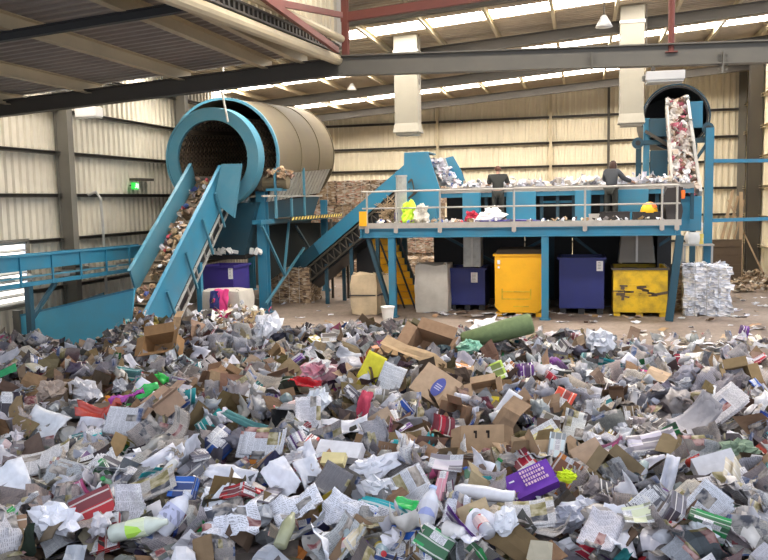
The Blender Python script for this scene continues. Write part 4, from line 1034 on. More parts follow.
# ================================================================== things on the deck
def lump(px, py, wpx, hpx, Y, dep, m, name, label, cat, z=None, seed=0, amp=.08, group=None, tint=None):
    a = W(px-wpx/2, py, Y=Y); c = W(px+wpx/2, py-hpx, Y=Y); z0 = a.z if z is None else z; hh_ = c.z-a.z; ww = c.x-a.x; ce = V(((a.x+c.x)/2, Y+dep/2, z0+hh_*.5)); mb = MB()
    def fn(u, v):
        t, q = u*2*PI, (v-.5)*PI; d = V((math.cos(t)*math.cos(q), math.sin(t)*math.cos(q), math.sin(q)))
        k = 1+.55*mnoise.noise(d*1.7+V((seed*3.1, 0, 0)))+.45*mnoise.noise(d*4+V((seed, 5, 0)))
        p = ce+V((d.x*ww*.55*k, d.y*dep*.55*k, d.z*hh_*.55*k)); p.z = max(p.z, z0); return p
    mb.grid(fn, 20, 12)
    o = mb.build(name, m, None, origin=(ce.x, ce.y, z0))
    return tag(o, label, cat, group)
lump(407, 221, 14, 20, 24.0, .35, 'hivis', 'refuse_sack', 'lime green plastic sack on the left end of the deck', 'sack', PZ, 1, .12)
lump(420, 221, 14, 18, 23.9, .35, 'pale_bag', 'refuse_sack', 'whitish plastic sack beside the lime green sack', 'sack', PZ, 2, .12)
lump(398, 221, 8, 16, 24.3, .3, 'violet_bin', 'refuse_sack', 'small dark blue sack behind the lime green sack', 'sack', PZ, 3, .1)
lump(471, 221, 13, 11, 24.3, .35, 'red_rag', 'cloth_heap', 'red cloth heap at the foot of the conveyor panel', 'cloth', PZ, 4, .14)
lump(490, 220, 24, 12, 24.1, .4, 'label_white', 'cloth_heap', 'wide white and pink cloth heap near the standing worker in dark shirt', 'cloth', PZ, 6, .14)
lump(492, 205, 14, 14, 24.35, .25, 'label_white', 'refuse_sack', 'bulging white sack standing left of the worker in dark shirt', 'sack', PZ, 7, .12)
lump(505, 222, 50, 4, 23.8, .3, 'violet_bin', 'cloth_heap', 'flat navy cloth along the deck edge by the worker', 'cloth', PZ, 8, .04)
def crate(x0, x1, yt, Yf, m, label, dep=.45):
    a = W(x0, yt, Y=Yf); c = W(x1, yt, Y=Yf); zt_ = a.z; r = thing('plastic_crate', label, 'crate', ((a.x+c.x)/2, Yf+dep/2, PZ)); t = .025
    b2 = MB(); b2.bb((a.x, Yf, PZ), (c.x, Yf+t, zt_)); b2.bb((a.x, Yf+dep-t, PZ), (c.x, Yf+dep, zt_)); b2.bb((a.x, Yf+t, PZ), (a.x+t, Yf+dep-t, zt_)); b2.bb((c.x-t, Yf+t, PZ), (c.x, Yf+dep-t, zt_)); b2.bb((a.x+t, Yf+t, PZ), (c.x-t, Yf+dep-t, PZ+t))
    b2.build('crate_body', m, r, bevel=.005)
    rb_ = MB(); x = a.x+.08
    while x < c.x-.05: rb_.bb((x, Yf-.012, PZ+.02), (x+.02, Yf, zt_-.02)); x += .12
    rb_.bb((a.x-.015, Yf-.015, zt_-.03), (c.x+.015, Yf+.0, zt_)); rb_.build('rib', m, r)
    MB().grid(lambda u, v: V((a.x+t+(c.x-a.x-2*t)*u, Yf+t+(dep-2*t)*v, zt_-.04+.07*mnoise.noise(V((u*7, v*4, x0))))), 12, 6).build('contents', 'belt_dirty', r)
crate(600, 630, 212, 24.2, 'crate_black', 'black plastic crate at the feet of the worker in grey jumper')
crate(633, 662, 212, 24.2, 'crate_black', 'black plastic crate under the yellow hard hat')
crate(589, 599, 214, 24.1, 'rail_paint', 'small pale basket left of the black crates', .3)
p = W(649, 212.5, Y=24.42)
ht = thing('hard_hat', 'yellow and orange hard hat lying on a black crate', 'hard hat', p)
mb = MB(); mb.grid(lambda u, v: p+V((math.cos(u*2*PI)*math.cos(v*PI/2)*.24, math.sin(u*2*PI)*math.cos(v*PI/2)*.17, math.sin(v*PI/2)*.3)), 18, 7); mb.build('shell', 'helmet', ht, smooth=True, solid=.012)
MB().tube([p+V((0, 0, 0)), p+V((0, 0, .025))], .26, 18).build('brim', 'helmet', ht)
MB().grid(lambda u, v: p+V((math.cos(-1.2+u*2.0)*math.cos(.5+v*.9)*.25, math.sin(-1.9+u*2.0)*math.cos(.5+v*.9)*.18, math.sin(.5+v*.9)*.31)), 8, 4).build('orange_band', 'helmet_orange', ht, solid=.012)
p = W(676, 214, Y=24.3); p.z = PZ
tag(softbox(p+V((-.28, -.15, 0)), p+V((.12, .2, .95)), .1, 61).build('coat', 'crate_black', None, origin=p, smooth=True), 'dark coat bundled at the right end of the deck', 'coat')
tag(softbox(p+V((.10, -.3, .62)), p+V((.18, -.2, .85)), .05, 63).build('glove', 'helmet_orange', None, origin=p+V((.1, -.2, .5)), smooth=True), 'orange glove hanging on the right guard rail', 'glove')
mb = MB(); 
for k in range(70):
    c = V((random.uniform(-6.2, -5.55), random.uniform(24.4, 25.2), PZ+random.uniform(.03, .75))); d = V((random.uniform(-.3, .3), random.uniform(-.2, .2), random.uniform(-.25, .25)))
    mb.tube([c-d, c+d], .015, 5)
tag(mb.build('wire_tangle', 'wood', None, origin=(-5.9, 24.8, PZ)), 'brown tangle of wire and straps at the left end of the deck', 'wire', kind='stuff')
MB_ = MB().bb((W(360, 226, Y=23.28).x, 23.2, PZ-.02), (W(367, 226, Y=23.28).x, 23.27, PZ+.42)); tag(MB_.build('sign_board', 'yellow_bin', None, origin=(W(363, 226, Y=23.2).x, 23.2, PZ-.02)), 'small yellow board fixed at the left end of the guard rail', 'board')

# ================================================================== the waste pieces
def rotm(n, ang):
    n = V(n).normalized(); return n.to_track_quat('Z', 'Y').to_matrix() @ Matrix.Rotation(ang, 3, 'Z')
def p_sheet(mb, c, R, s, tint, asp=.75, n=6, amp=.10, curl=None, layers=1, thick=.012):
    sd = random.random()*100; cu = random.uniform(-1.3, 1.3) if curl is None else curl; ca = random.random()*PI if layers == 1 else 0
    k1, k2 = math.cos(ca), math.sin(ca); w, h = s, s*asp; fold = random.choice((0, 0, 1))*random.uniform(-.8, .8)
    for l in range(layers):
        off = l*thick; dc = l*random.uniform(-.25, .25); sk = l*random.uniform(-.02, .02)
        def fn(u, v):
            x, y = (u-.5)*w, (v-.5)*h; q = x*k1+y*k2
            z = (cu+dc)*q*q/s + fold*abs(x*k2-y*k1)*.7
            z += s*amp*mnoise.noise(V((u*2.2+sd, v*2.2, sd))) + s*amp*.55*mnoise.noise(V((u*6+sd, v*6, sd+l)))
            return c+R @ V((x+sk, y+sk, z-off))
        mb.grid(fn, n, n, tint=tint, uvo=(sd, sd*.37), uvs=1)
def p_ball(mb, c, R, s, tint, sq=(1, .8, .6), n=9, rough=.35):
    sd = random.random()*100
    def fn(u, v):
        a, b2 = u*2*PI, (v-.5)*PI; d = V((math.cos(a)*math.cos(b2), math.sin(a)*math.cos(b2), math.sin(b2)))
        q = abs(mnoise.noise(d*2.3+V((sd, 0, 0))))+.6*abs(mnoise.noise(d*5+V((sd, 3, 0))))
        d = d*(.5*s*(1-rough+rough*2*q)); return c+R @ V((d.x*sq[0], d.y*sq[1], d.z*sq[2]))
    mb.grid(fn, n+3, n-1, tint=tint, uvo=(sd, sd))
def p_card(mb, c, R, s, tint, asp=.6):
    sd = random.random()*50; f1 = random.uniform(-.9, .9); f2 = random.uniform(-.6, .6); w, h, t = s, s*asp, .006
    for o in (0, -t):
        def fn(u, v):
            x, y = (u-.5)*w, (v-.5)*h; z = 0
            if x > w*.2: z += (x-w*.2)*f1
            if x < -w*.22: z += (-x-w*.22)*f2
            z += s*.05*mnoise.noise(V((u*2+sd, v*2, 0))); return c+R @ V((x, y, z+o))
        mb.grid(fn, 7, 3, tint=tint, uvo=(sd, sd))
def p_box(mb, c, R, sz, tint, n=3, crush=.08, t2=None):
    sd = random.random()*50; x, y, z = [q/2 for q in sz]
    for o, u_, v_ in (((0, -1, 0), (1, 0, 0), (0, 0, 1)), ((0, 1, 0), (-1, 0, 0), (0, 0, 1)), ((-1, 0, 0), (0, -1, 0), (0, 0, 1)), ((1, 0, 0), (0, 1, 0), (0, 0, 1)), ((0, 0, 1), (1, 0, 0), (0, 1, 0)), ((0, 0, -1), (1, 0, 0), (0, -1, 0))):
        def fn(a, b2):
            p = V(o)+V(u_)*(2*a-1)+V(v_)*(2*b2-1); e = V((p.x*x, p.y*y, p.z*z)); e += mnoise.noise_vector(e*7+V((sd, 0, 0)))*crush*min(sz)
            return c+R @ e
        mb.grid(fn, n, n, tint=tint, uvo=(sd+random.randint(0, 9), sd))
def p_openbox(mb, c, R, sz, tint, flaps=True):
    x, y, z = [q/2 for q in sz]; t = .008
    def pl(lo, hi): 
        m2 = MB().bb(lo, hi); mb.add([c+R @ V(p) for p in m2.v], m2.f, None, tint)
    pl((-x, -y, -z), (x, -y+t, z)); pl((-x, y-t, -z), (x, y, z)); pl((-x, -y+t, -z), (-x+t, y-t, z)); pl((x-t, -y+t, -z), (x, y-t, z)); pl((-x+t, -y+t, -z), (x-t, y-t, -z+t))
    if flaps:
        for (e, d, wv) in (((0, -y, z), (0, -1, .5), (x, 0, 0)), ((0, y, z), (0, 1, .3), (x, 0, 0)), ((-x, 0, z), (-1, 0, .2), (0, y, 0)), ((x, 0, z), (1, 0, .7), (0, y, 0))):
            L_ = min(sz[:2])*.45; d = V(d)+V((0, 0, random.uniform(-.6, .5))); d.normalize(); e = V(e); wv = V(wv)
            nrm = d.cross(wv.normalized())*t
            q = [e-wv, e+wv, e+wv*.97+d*L_, e-wv*.97+d*L_]
            mb.add([c+R @ k for k in q]+[c+R @ (k+nrm) for k in q], [(3, 2, 1, 0), (4, 5, 6, 7), (0, 1, 5, 4), (1, 2, 6, 5), (2, 3, 7, 6), (3, 0, 4, 7)], None, tint)
def p_bottle(mb, c, R, L_, r, tint, prof=None, n=12):
    prof = prof or [(0, .85), (.03, 1), (.3, .97), (.34, 1), (.62, 1), (.78, .7), (.88, .36), (.95, .34)]
    vs = []; 
    for (t, k) in prof:
        for i in range(n): a = 2*PI*i/n; vs.append(c+R @ V(((t-.5)*L_, math.cos(a)*r*k, math.sin(a)*r*k)))
    m_ = len(prof); fs = [(i*n+j, i*n+(j+1) % n, (i+1)*n+(j+1) % n, (i+1)*n+j) for i in range(m_-1) for j in range(n)]+[tuple(range(n))[::-1], tuple((m_-1)*n+j for j in range(n))]
    mb.add(vs, fs, None, tint)
CAP = [(.93, .42), (1.0, .42)]; LAB = [(.3, 1.02), (.62, 1.03)]; CANP = [(0, .9), (.03, 1), (.06, .96), (.5, .97), (.94, .96), (.97, 1), (1, .9)]

def sm(t): t = max(0, min(1, t)); return t*t*(3-2*t)
def Yb(x): return 13.3-.9*max(0, x-.4)-.13*max(0, -x-4)
def H(x, y):
    h = 1.22*sm((Yb(x)+1.5-y)/2.4)*sm((y-1.6)/1.6)
    h += .32*mnoise.noise(V((x*.42, y*.42, 3.3)))*sm((Yb(x)+.9-y)/1.5)+.13*mnoise.noise(V((x*1.3, y*1.3, 1.3)))*sm((Yb(x)+.9-y)/1.5)
    h += 1.0*math.exp(-((x+9.2)**2/1.5+(y-15.4)**2/1.6)) + .5*math.exp(-((x+7.6)**2/1.3+(y-14.9)**2/1.3))
    h += .12*math.exp(-((x+2.0)**2/3+(y-12.8)**2/1.0))
    return max(h, 0)*sm((x+17)/2)*sm((10-x)/2)
def proj(p):
    d = V(p)-EYE; z = d.dot(fwd); return (384+F_PX*d.dot(rgt)/z, 280-F_PX*d.dot(upv)/z, z)
def hit(px, py):
    d = ray(px, py); t = 3.0
    while t < 30:
        p = EYE+d*t
        if p.z < H(p.x, p.y): 
            return p, t
        t += .03
    return None, None
mb = MB()
NX, NY = 200, 130
def base(u, v):
    x = -14+24*u; y = 1.4+16*v
    if x < -13.4: x = -13.4
    h = H(x, y); return V((x, y, h-.10+.06*mnoise.noise(V((x*5, y*5, 0))) if h > .12 else h-.06))
mb.grid(base, NX, NY)
balemat('heap_core', [(.06, .05, .045), (.14, .12, .11), (.03, .025, .03), (.16, .11, .07), (.10, .08, .08), (.04, .03, .03)], 7)  # dark core colours stand in for shade between the pieces
tag(mb.build('waste_heap', 'heap_core', None, origin=(-4, 8, 0)), 'compacted core of the great heap of mixed paper waste', 'waste heap', kind='stuff')

WHITE = [(.78, .79, .86), (.66, .67, .73), (.84, .84, .90), (.52, .52, .57), (.66, .62, .58)]
DARK = [(.05, .045, .05), (.10, .08, .07), (.16, .13, .12), (.07, .07, .10), (.20, .15, .12)]  # mixed into the fill to stand for dark gaps
NEWS = [(.60, .60, .64), (.50, .50, .54), (.68, .67, .70), (.42, .39, .37), (.54, .46, .39), (.34, .30, .29), (.46, .42, .41), (.60, .53, .47)]
BROWN = [(.36, .24, .14), (.30, .19, .11), (.42, .30, .19), (.25, .17, .11), (.45, .33, .22)]
COLR = {'red': (.55, .04, .05), 'blue': (.03, .10, .42), 'green': (.05, .34, .10), 'yellow': (.75, .58, .04), 'purple': (.20, .05, .35), 'pink': (.70, .12, .32), 'black': (.03, .03, .035), 'teal': (.04, .35, .38), 'orange': (.65, .22, .03), 'grey': (.3, .3, .34), 'brown': (.3, .19, .11), 'cream': (.62, .55, .42)}
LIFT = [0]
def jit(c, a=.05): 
    k = random.choice({0: (.48, .62, .75, .9, 1.05), 1: (.70, .85, 1.0, 1.1), 2: (.22, .35, .5, .62, .8)}[LIFT[0]])*(1+random.uniform(-.1, .1)); return tuple(max(.01, q*k+random.uniform(-a, a)*.3) for q in c)  # darkest scale puts the shade of the gaps into the fill tints
def rnormal(bias=0.9):
    v = V((random.gauss(0, .8), random.gauss(-.35, .75), bias)); return v.normalized()
# cardboard-rich areas of the heap, in world coordinates around two spots
spots = []
for px, py, rr in ((215, 400, 1.1), (440, 385, 1.2), (480, 450, .9), (150, 350, .9), (60, 395, .9), (300, 400, .7)):
    q, _ = hit(px, py)
    if q: spots.append((q, rr))
def brownness(x, y): return max([math.exp(-((x-q.x)**2+(y-q.y)**2)/(rr*rr)) for q, rr in spots]+[0])
# ---- fill: the countless small scraps, by material; tints darkened to stand for shaded gaps
fills = {'print': MB(), 'plain': MB(), 'card': MB(), 'pack': MB(), 'film': MB()}
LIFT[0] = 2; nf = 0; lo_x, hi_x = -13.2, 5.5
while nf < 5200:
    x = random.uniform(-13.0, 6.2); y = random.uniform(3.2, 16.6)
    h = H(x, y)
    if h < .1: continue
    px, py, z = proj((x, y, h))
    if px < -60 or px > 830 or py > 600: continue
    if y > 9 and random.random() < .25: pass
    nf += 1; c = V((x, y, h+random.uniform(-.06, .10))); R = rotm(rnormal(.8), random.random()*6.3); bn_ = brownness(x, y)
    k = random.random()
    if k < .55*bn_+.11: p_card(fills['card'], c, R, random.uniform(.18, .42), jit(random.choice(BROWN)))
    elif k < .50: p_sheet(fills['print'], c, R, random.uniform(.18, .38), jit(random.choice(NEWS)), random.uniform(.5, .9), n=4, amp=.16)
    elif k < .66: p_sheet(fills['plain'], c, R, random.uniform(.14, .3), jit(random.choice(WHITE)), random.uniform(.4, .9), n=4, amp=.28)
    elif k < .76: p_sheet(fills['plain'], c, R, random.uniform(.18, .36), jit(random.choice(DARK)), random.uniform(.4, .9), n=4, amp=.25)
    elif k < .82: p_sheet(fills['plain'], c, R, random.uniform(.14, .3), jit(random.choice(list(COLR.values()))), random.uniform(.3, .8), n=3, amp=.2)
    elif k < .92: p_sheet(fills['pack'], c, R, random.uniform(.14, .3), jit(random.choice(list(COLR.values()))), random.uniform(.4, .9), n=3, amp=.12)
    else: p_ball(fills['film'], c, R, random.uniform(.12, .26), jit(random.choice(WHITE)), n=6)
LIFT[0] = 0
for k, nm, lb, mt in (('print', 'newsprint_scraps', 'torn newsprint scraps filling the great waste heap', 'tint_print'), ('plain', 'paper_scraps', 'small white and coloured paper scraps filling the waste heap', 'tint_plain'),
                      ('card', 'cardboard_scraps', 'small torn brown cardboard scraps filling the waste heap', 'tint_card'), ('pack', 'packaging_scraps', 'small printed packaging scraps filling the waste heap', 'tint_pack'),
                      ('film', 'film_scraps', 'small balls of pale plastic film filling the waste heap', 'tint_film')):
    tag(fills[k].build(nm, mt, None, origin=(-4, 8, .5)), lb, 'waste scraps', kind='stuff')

# ---- named, distinctive pieces
HERO = []
def camrot(ang, up=.55, side=0.0, base_=None):
    """orientation whose local +Z faces partly to the viewing platform, partly up"""
    n = (V((-.10+side, -.9, .25))*(1-up)+V((0, 0, 1))*up).normalized()
    xax = V((1, .1, 0)); xax = (xax-n*xax.dot(n)).normalized(); yax = n.cross(xax)
    return Matrix((xax, yax, n)).transposed() @ Matrix.Rotation(math.radians(ang), 3, 'Z')
def hero(kind, px, py, wpx, tint, name, label, cat, ang=0, up=.5, side=0, asp=.7, lift=.10, **k):
    p, t = hit(px, py)
    if p is None: p = W(px, py, Y=12.5); t = (p-EYE).dot(fwd)
    s = wpx*t/F_PX; c = V(p)+V((0, -.04, lift)); R = camrot(ang, up, side); HERO.append((px, py, wpx*.45, wpx*asp*.45)); mb = MB(); mt = k.get('mat', 'tint_plain')
    Z = V((0, 0, 0)); parts = []
    if kind == 'sheet': p_sheet(mb, Z, R, s, tint, asp, n=10, amp=k.get('amp', .05), curl=k.get('curl', .3), layers=k.get('layers', 1))
    elif kind == 'ball': p_ball(mb, Z, R, s, tint, (1, asp, asp*.8), n=14, rough=k.get('rough', .4))
    elif kind == 'card': p_card(mb, Z, R, s, tint, asp)
    elif kind == 'box': p_box(mb, Z, R, (s, s*asp, s*k.get('dz', .3)), tint, 4, .05)
    elif kind == 'openbox': p_openbox(mb, Z, R, (s, s*k.get('dz', .6), s*asp), tint)
    elif kind == 'bottle': p_bottle(mb, Z, R, s, s*asp*.5, tint, k.get('prof'))
    o = thing(name, label, cat, c) if k.get('parts') else None
    if o is None:
        ob = mb.build(name, mt, None, origin=(0, 0, 0), smooth=(kind in ('bottle', 'sheet')), solid=.003 if kind == 'sheet' else 0); ob.location = c; tag(ob, label, cat); return ob
    bd = mb.build(k.get('body', 'body'), mt, o, origin=tuple(o['_o']), smooth=(kind == 'bottle')); bd.location = (0, 0, 0); bd.data.transform(Matrix.Translation(V(o['_o'])))
    def add(nm, m2, mt2, lb=None):
        q = m2.build(nm, mt2, None, origin=(0, 0, 0)); q.parent = o; q.location = (0, 0, 0)
        if lb: q['label'] = lb
    for (nm, fn, mt2) in k['parts']:
        m2 = MB(); fn(m2, R, s, s*asp); add(nm, m2, mt2)
    return o
def rel_bb(m2, R, lo, hi, tint=None):
    t = MB().bb(lo, hi); m2.add([R @ V(p) for p in t.v], t.f, None, tint)
# purple carton with lettering strokes
def purple_print(m2, R, s, h):
    z = s*.12+.004
    for row in range(4):
        x = -s*.06; y = h*.30-row*h*.17
        while x < s*.34:
            w_ = random.uniform(.02, .05)*s; rel_bb(m2, R, (x, y, z), (x+w_, y+h*.11, z+.004), (.75, .5, .65)); x += w_+.008
    for x, y in ((-.38, -.2), (-.30, .15)): rel_bb(m2, R, (x*s, y*h, z), (x*s+s*.10, y*h+h*.06, z+.004), (.75, .7, .85))
hero('box', 528, 503, 56, (.17, .05, .42), 'purple_carton', 'flat purple carton with pale lettering low in the heap right of centre', 'carton', 25, .45, 0, .5, .16, dz=.22, parts=[('lettering', purple_print, 'tint_plain')], body='carton_body')
def facebox(m2, R, s, h):
    for x in (-.17, .12): rel_bb(m2, R, (x*s, h*-.02, s*.22), (x*s+s*.045, h*.28, s*.232), (.03, .02, .015)); rel_bb(m2, R, (x*s-s*.035, h*.18, s*.22), (x*s+s*.04, h*.28, s*.232), (.03, .02, .015))
def faceflaps(m2, R, s, h):
    for sgn, w_ in ((-1, .45),):
        q = [V((-s*.5, -h*.5, s*.22)), V((s*.5, -h*.5, s*.22)), V((s*.3, -h*.85, s*.4)), V((-s*.3, -h*.85, s*.4))]
        m2.add([R @ a for a in q]+[R @ (a+V((0, .006, -.006))) for a in q], [(3, 2, 1, 0), (4, 5, 6, 7), (0, 1, 5, 4), (1, 2, 6, 5), (2, 3, 7, 6), (3, 0, 4, 7)], None, (.42, .28, .16))
    for sgn in (-1, 1):
        q = [V((sgn*s*.5, -h*.5, s*.22)), V((sgn*s*.5, h*.5, s*.22)), V((sgn*s*.72, h*.3, s*.3)), V((sgn*s*.72, -h*.4, s*.3))]
        m2.add([R @ a for a in q]+[R @ (a+V((0, 0, -.008))) for a in q], [(3, 2, 1, 0), (4, 5, 6, 7), (0, 1, 5, 4), (1, 2, 6, 5), (2, 3, 7, 6), (3, 0, 4, 7)], None, (.33, .22, .13))
hero('box', 485, 456, 43, (.44, .30, .18), 'cardboard_box', 'brown cardboard box with two small dark slots facing the front', 'box', 0, .22, 0, .58, .16, dz=.44, mat='tint_card', parts=[('slot', facebox, 'tint_plain'), ('flap', faceflaps, 'tint_card')], body='box_body')
def oval(m2, R, s, h):
    n = 20; z = s*.15+.004
    m2.add([R @ V((s*.08+math.cos(2*PI*i/n)*s*.14, math.sin(2*PI*i/n)*h*.32, z)) for i in range(n)]+[R @ V((s*.08+math.cos(2*PI*i/n)*s*.14, math.sin(2*PI*i/n)*h*.32, z+.004)) for i in range(n)], [tuple(range(n, 2*n)), tuple(range(n))[::-1]]+[(i, (i+1) % n, n+(i+1) % n, n+i) for i in range(n)], None, (.10, .12, .40))
    for k2 in (-.07, 0, .07): rel_bb(m2, R, (s*.0, k2*h-.006, z+.003), (s*.16, k2*h+.006, z+.007), (.55, .55, .7))
hero('box', 437, 403, 42, (.50, .36, .24), 'cardboard_box', 'light brown cardboard box with a blue oval mark', 'box', -35, .3, .15, .8, .18, dz=.3, mat='tint_card', parts=[('oval_mark', oval, 'tint_plain')], body='box_body')
hero('openbox', 385+48, 357, 42, (.36, .23, .14), 'cardboard_box', 'open brown cardboard box at the back crest of the heap', 'box', -25, .35, 0, .6, .12, mat='tint_card')
hero('card', 418, 372, 85, (.48, .34, .2), 'cardboard_sheet', 'long thin brown board lying slanted below the open box at the crest', 'cardboard', -32, .5, 0, .16, .25, mat='tint_card')
hero('card', 398, 362, 40, (.45, .3, .16), 'cardboard_sheet', 'orange brown board left of the open box at the crest', 'cardboard', -20, .5, 0, .4, .16, mat='tint_card')
hero('openbox', 486, 402, 26, (.48, .34, .22), 'cardboard_box', 'small tan open box right of the box with blue oval mark', 'box', 8, .3, 0, .6, .14, mat='tint_card')
hero('box', 590, 479, 30, (.46, .33, .23), 'cardboard_box', 'plain tan cardboard box right of the purple carton', 'box', 28, .35, 0, .9, .18, dz=.7, mat='tint_card')
hero('openbox', 165, 357, 34, (.38, .22, .10), 'cardboard_box', 'orange brown open cardboard box near the foot of the infeed conveyor', 'box', 5, .3, 0, .6, .16, mat='tint_card')
hero('card', 117, 331, 32, (.5, .36, .22), 'cardboard_sheet', 'upright pale tan board at the foot of the infeed conveyor', 'cardboard', 100, .1, 0, .3, .2, mat='tint_card')
hero('card', 178, 331, 24, (.5, .34, .2), 'cardboard_sheet', 'small upright tan board between the striped bag and pale bulk bag', 'cardboard', 88, .1, 0, .35, .2, mat='tint_card')
hero('card', 116, 468, 36, (.40, .26, .12), 'cardboard_sheet', 'orange tan folded board in the left middle of the heap', 'cardboard', 65, .4, 0, .5, .16, mat='tint_card')
hero('card', 240, 478, 75, (.33, .22, .14), 'cardboard_sheet', 'long dark tan board strip in the lower left of the heap', 'cardboard', 5, .7, 0, .25, .06, mat='tint_card')
hero('card', 505, 440, 60, (.28, .19, .12), 'cardboard_sheet', 'tall dark brown board standing right of the slotted box', 'cardboard', 58, .2, 0, .35, .2, mat='tint_card')
hero('sheet', 373, 384, 30, (.80, .74, .06), 'yellow_folder', 'bright yellow folder standing in the middle of the heap', 'folder', 62, .15, -.2, .8, .2, curl=.05, amp=.02)
hero('sheet', 392, 392, 30, (.68, .70, .74), 'newspaper', 'speckled white newspaper leaning against the yellow folder', 'newspaper', 70, .2, .2, .8, .16, mat='tint_print')
hero('sheet', 265, 463, 44, (.70, .71, .76), 'newspaper', 'flat folded newspaper page facing front, left of centre', 'newspaper', -4, .3, 0, .62, .2, mat='tint_print', curl=.1, amp=.03, layers=3)
hero('sheet', 285, 500, 40, (.80, .80, .86), 'paper_sheet', 'crumpled bright white paper below the flat newspaper page', 'paper', -50, .35, 0, .7, .18, amp=.25)
hero('sheet', 235, 492, 55, (.74, .75, .82), 'paper_sheet', 'long white paper sheet right of the blue napkin pack', 'paper', -22, .6, 0, .4, .14, amp=.1)
hero('sheet', 128, 445, 40, (.66, .66, .70), 'newspaper', 'standing newspaper front page in the left middle of the heap', 'newspaper', -5, .2, 0, .7, .24, mat='tint_print', layers=2)
hero('sheet', 180, 455, 40, (.50, .44, .38), 'newspaper', 'rolled brownish newspaper with white edge, left of the flat page', 'newspaper', 60, .3, 0, .5, .22, curl=1.6, layers=3, mat='tint_print')
hero('sheet', 50, 440, 50, (.74, .76, .80), 'paper_sheet', 'big white folded sheet at the left side of the heap', 'paper', -20, .4, 0, .6, .16, amp=.12)
hero('sheet', 20, 505, 60, (.78, .80, .86), 'paper_sheet', 'wide bluish white paper in the lower left corner of the heap', 'paper', -50, .5, 0, .5, .18, amp=.08)
hero('sheet', 45, 478, 60, (.70, .68, .68), 'newspaper', 'pale folded newspaper with pink tint at lower left', 'newspaper', 20, .5, 0, .5, .16, mat='tint_print', layers=2)
hero('sheet', 150, 510, 62, (.52, .50, .48), 'newspaper', 'long grey newspaper strip left of the blue napkin pack', 'newspaper', 25, .5, 0, .45, .18, mat='tint_print', layers=2)
hero('box', 187, 511, 27, (.03, .13, .50), 'napkin_pack', 'bright blue pack with white end at lower left', 'packet', -3, .3, 0, .75, .2, dz=.4, mat='tint_pack')
WB = (.70, .72, .80)
def cap_(col): return lambda m2, R, s, h: p_bottle(m2, V((0, 0, 0)), R, s, h*.5, col, CAP)
def lab_(col): return lambda m2, R, s, h: p_bottle(m2, V((0, 0, 0)), R, s, h*.5, col, LAB)
hero('bottle', 430, 540, 46, WB, 'plastic_bottle', 'white plastic milk bottle with pale blue cap at bottom centre', 'bottle', 80, .35, 0, .42, .24, mat='tint_film', parts=[('cap', cap_((.5, .6, .85)), 'tint_film'), ('label', lab_((.35, .4, .7)), 'tint_pack')], body='bottle_body')
hero('bottle', 178, 543, 46, WB, 'plastic_bottle', 'stout white plastic jug lying at the bottom left', 'bottle', 60, .4, 0, .5, .24, mat='tint_film', parts=[('cap', cap_((.6, .62, .7)), 'tint_film'), ('label', lab_((.5, .52, .7)), 'tint_print')], body='bottle_body')
hero('bottle', 145, 553, 62, (.62, .68, .60), 'plastic_bottle', 'clear bottle with lime green label lying at bottom left', 'bottle', 12, .5, 0, .30, .2, mat='tint_film', parts=[('label', lab_((.45, .75, .1)), 'tint_pack')], body='bottle_body')
hero('bottle', 505, 432, 30, (.78, .8, .84), 'plastic_bottle', 'small white bottle right of the small tan open box', 'bottle', 20, .4, 0, .4, .2, mat='tint_film', parts=[('cap', cap_((.7, .7, .72)), 'tint_film')], body='bottle_body')
hero('bottle', 497, 346, 72, (.16, .22, .10), 'carpet_roll', 'olive green roll of material at the back crest of the heap', 'roll', 14, .5, 0, .30, .22, prof=[(0, .6), (.03, .8), (.4, .9), (.6, 1), (.97, 1), (1, .9)])
hero('ball', 470, 357, 26, (.22, .50, .36), 'plastic_bag', 'mint green plastic bag left of the olive roll', 'bag', 0, .5, 0, .7, .16, mat='tint_film')
hero('ball', 484, 338, 34, (.75, .76, .8), 'plastic_bag', 'white plastic bag behind the mint green bag', 'bag', 15, .5, 0, .7, .22, mat='tint_film')
hero('ball', 150, 318, 32, (.35, .42, .55), 'striped_bag', 'blue grey bag with white handles against the conveyor foot', 'bag', 90, .2, 0, .8, .22, mat='tint_film')
hero('ball', 268, 340, 34, (.74, .76, .82), 'plastic_bag', 'crumpled white bag peaking at the crest left of centre', 'bag', 70, .3, 0, .8, .2, mat='tint_film')
hero('ball', 600, 355, 30, (.66, .68, .74), 'plastic_bag', 'puffy white bag at the crest right of the olive roll', 'bag', 0, .3, 0, .9, .2, mat='tint_film')
hero('ball', 320, 385, 40, (.75, .35, .42), 'patterned_cloth', 'crumpled red and white patterned cloth left of the yellow folder', 'cloth', 10, .4, 0, .8, .16, mat='tint_pack', rough=.5)
hero('sheet', 308, 400, 34, (.60, .03, .04), 'red_film', 'bright red strip of film below the patterned cloth', 'film', -15, .5, 0, .3, .2, amp=.25, mat='tint_film')
hero('sheet', 365, 425, 36, (.55, .07, .12), 'red_net', 'dark red net bag below the yellow folder', 'net', 80, .3, 0, .35, .18, amp=.25)
hero('sheet', 345, 440, 50, (.75, .75, .8), 'paper_sheet', 'creased white packaging sheet under the red net bag', 'paper', 5, .5, 0, .45, .14, amp=.15)
hero('box', 342, 469, 46, (.74, .74, .78), 'white_carton', 'long white carton lying near the middle of the heap', 'carton', -10, .5, 0, .4, .16, dz=.25)
hero('box', 336, 485, 24, (.72, .62, .32), 'yellow_packet', 'soft yellow packet under the long white carton', 'packet', -5, .5, 0, .55, .22, dz=.3)
hero('sheet', 335, 497, 34, (.22, .21, .22), 'newspaper', 'dark photo page below the yellow packet', 'newspaper', -30, .3, 0, .9, .14, mat='tint_print')
hero('sheet', 448, 487, 34, (.78, .7, .74), 'checked_packet', 'pink and white checked packet left of the purple carton', 'packet', -8, .35, 0, .5, .2, amp=.03, mat='tint_pack')
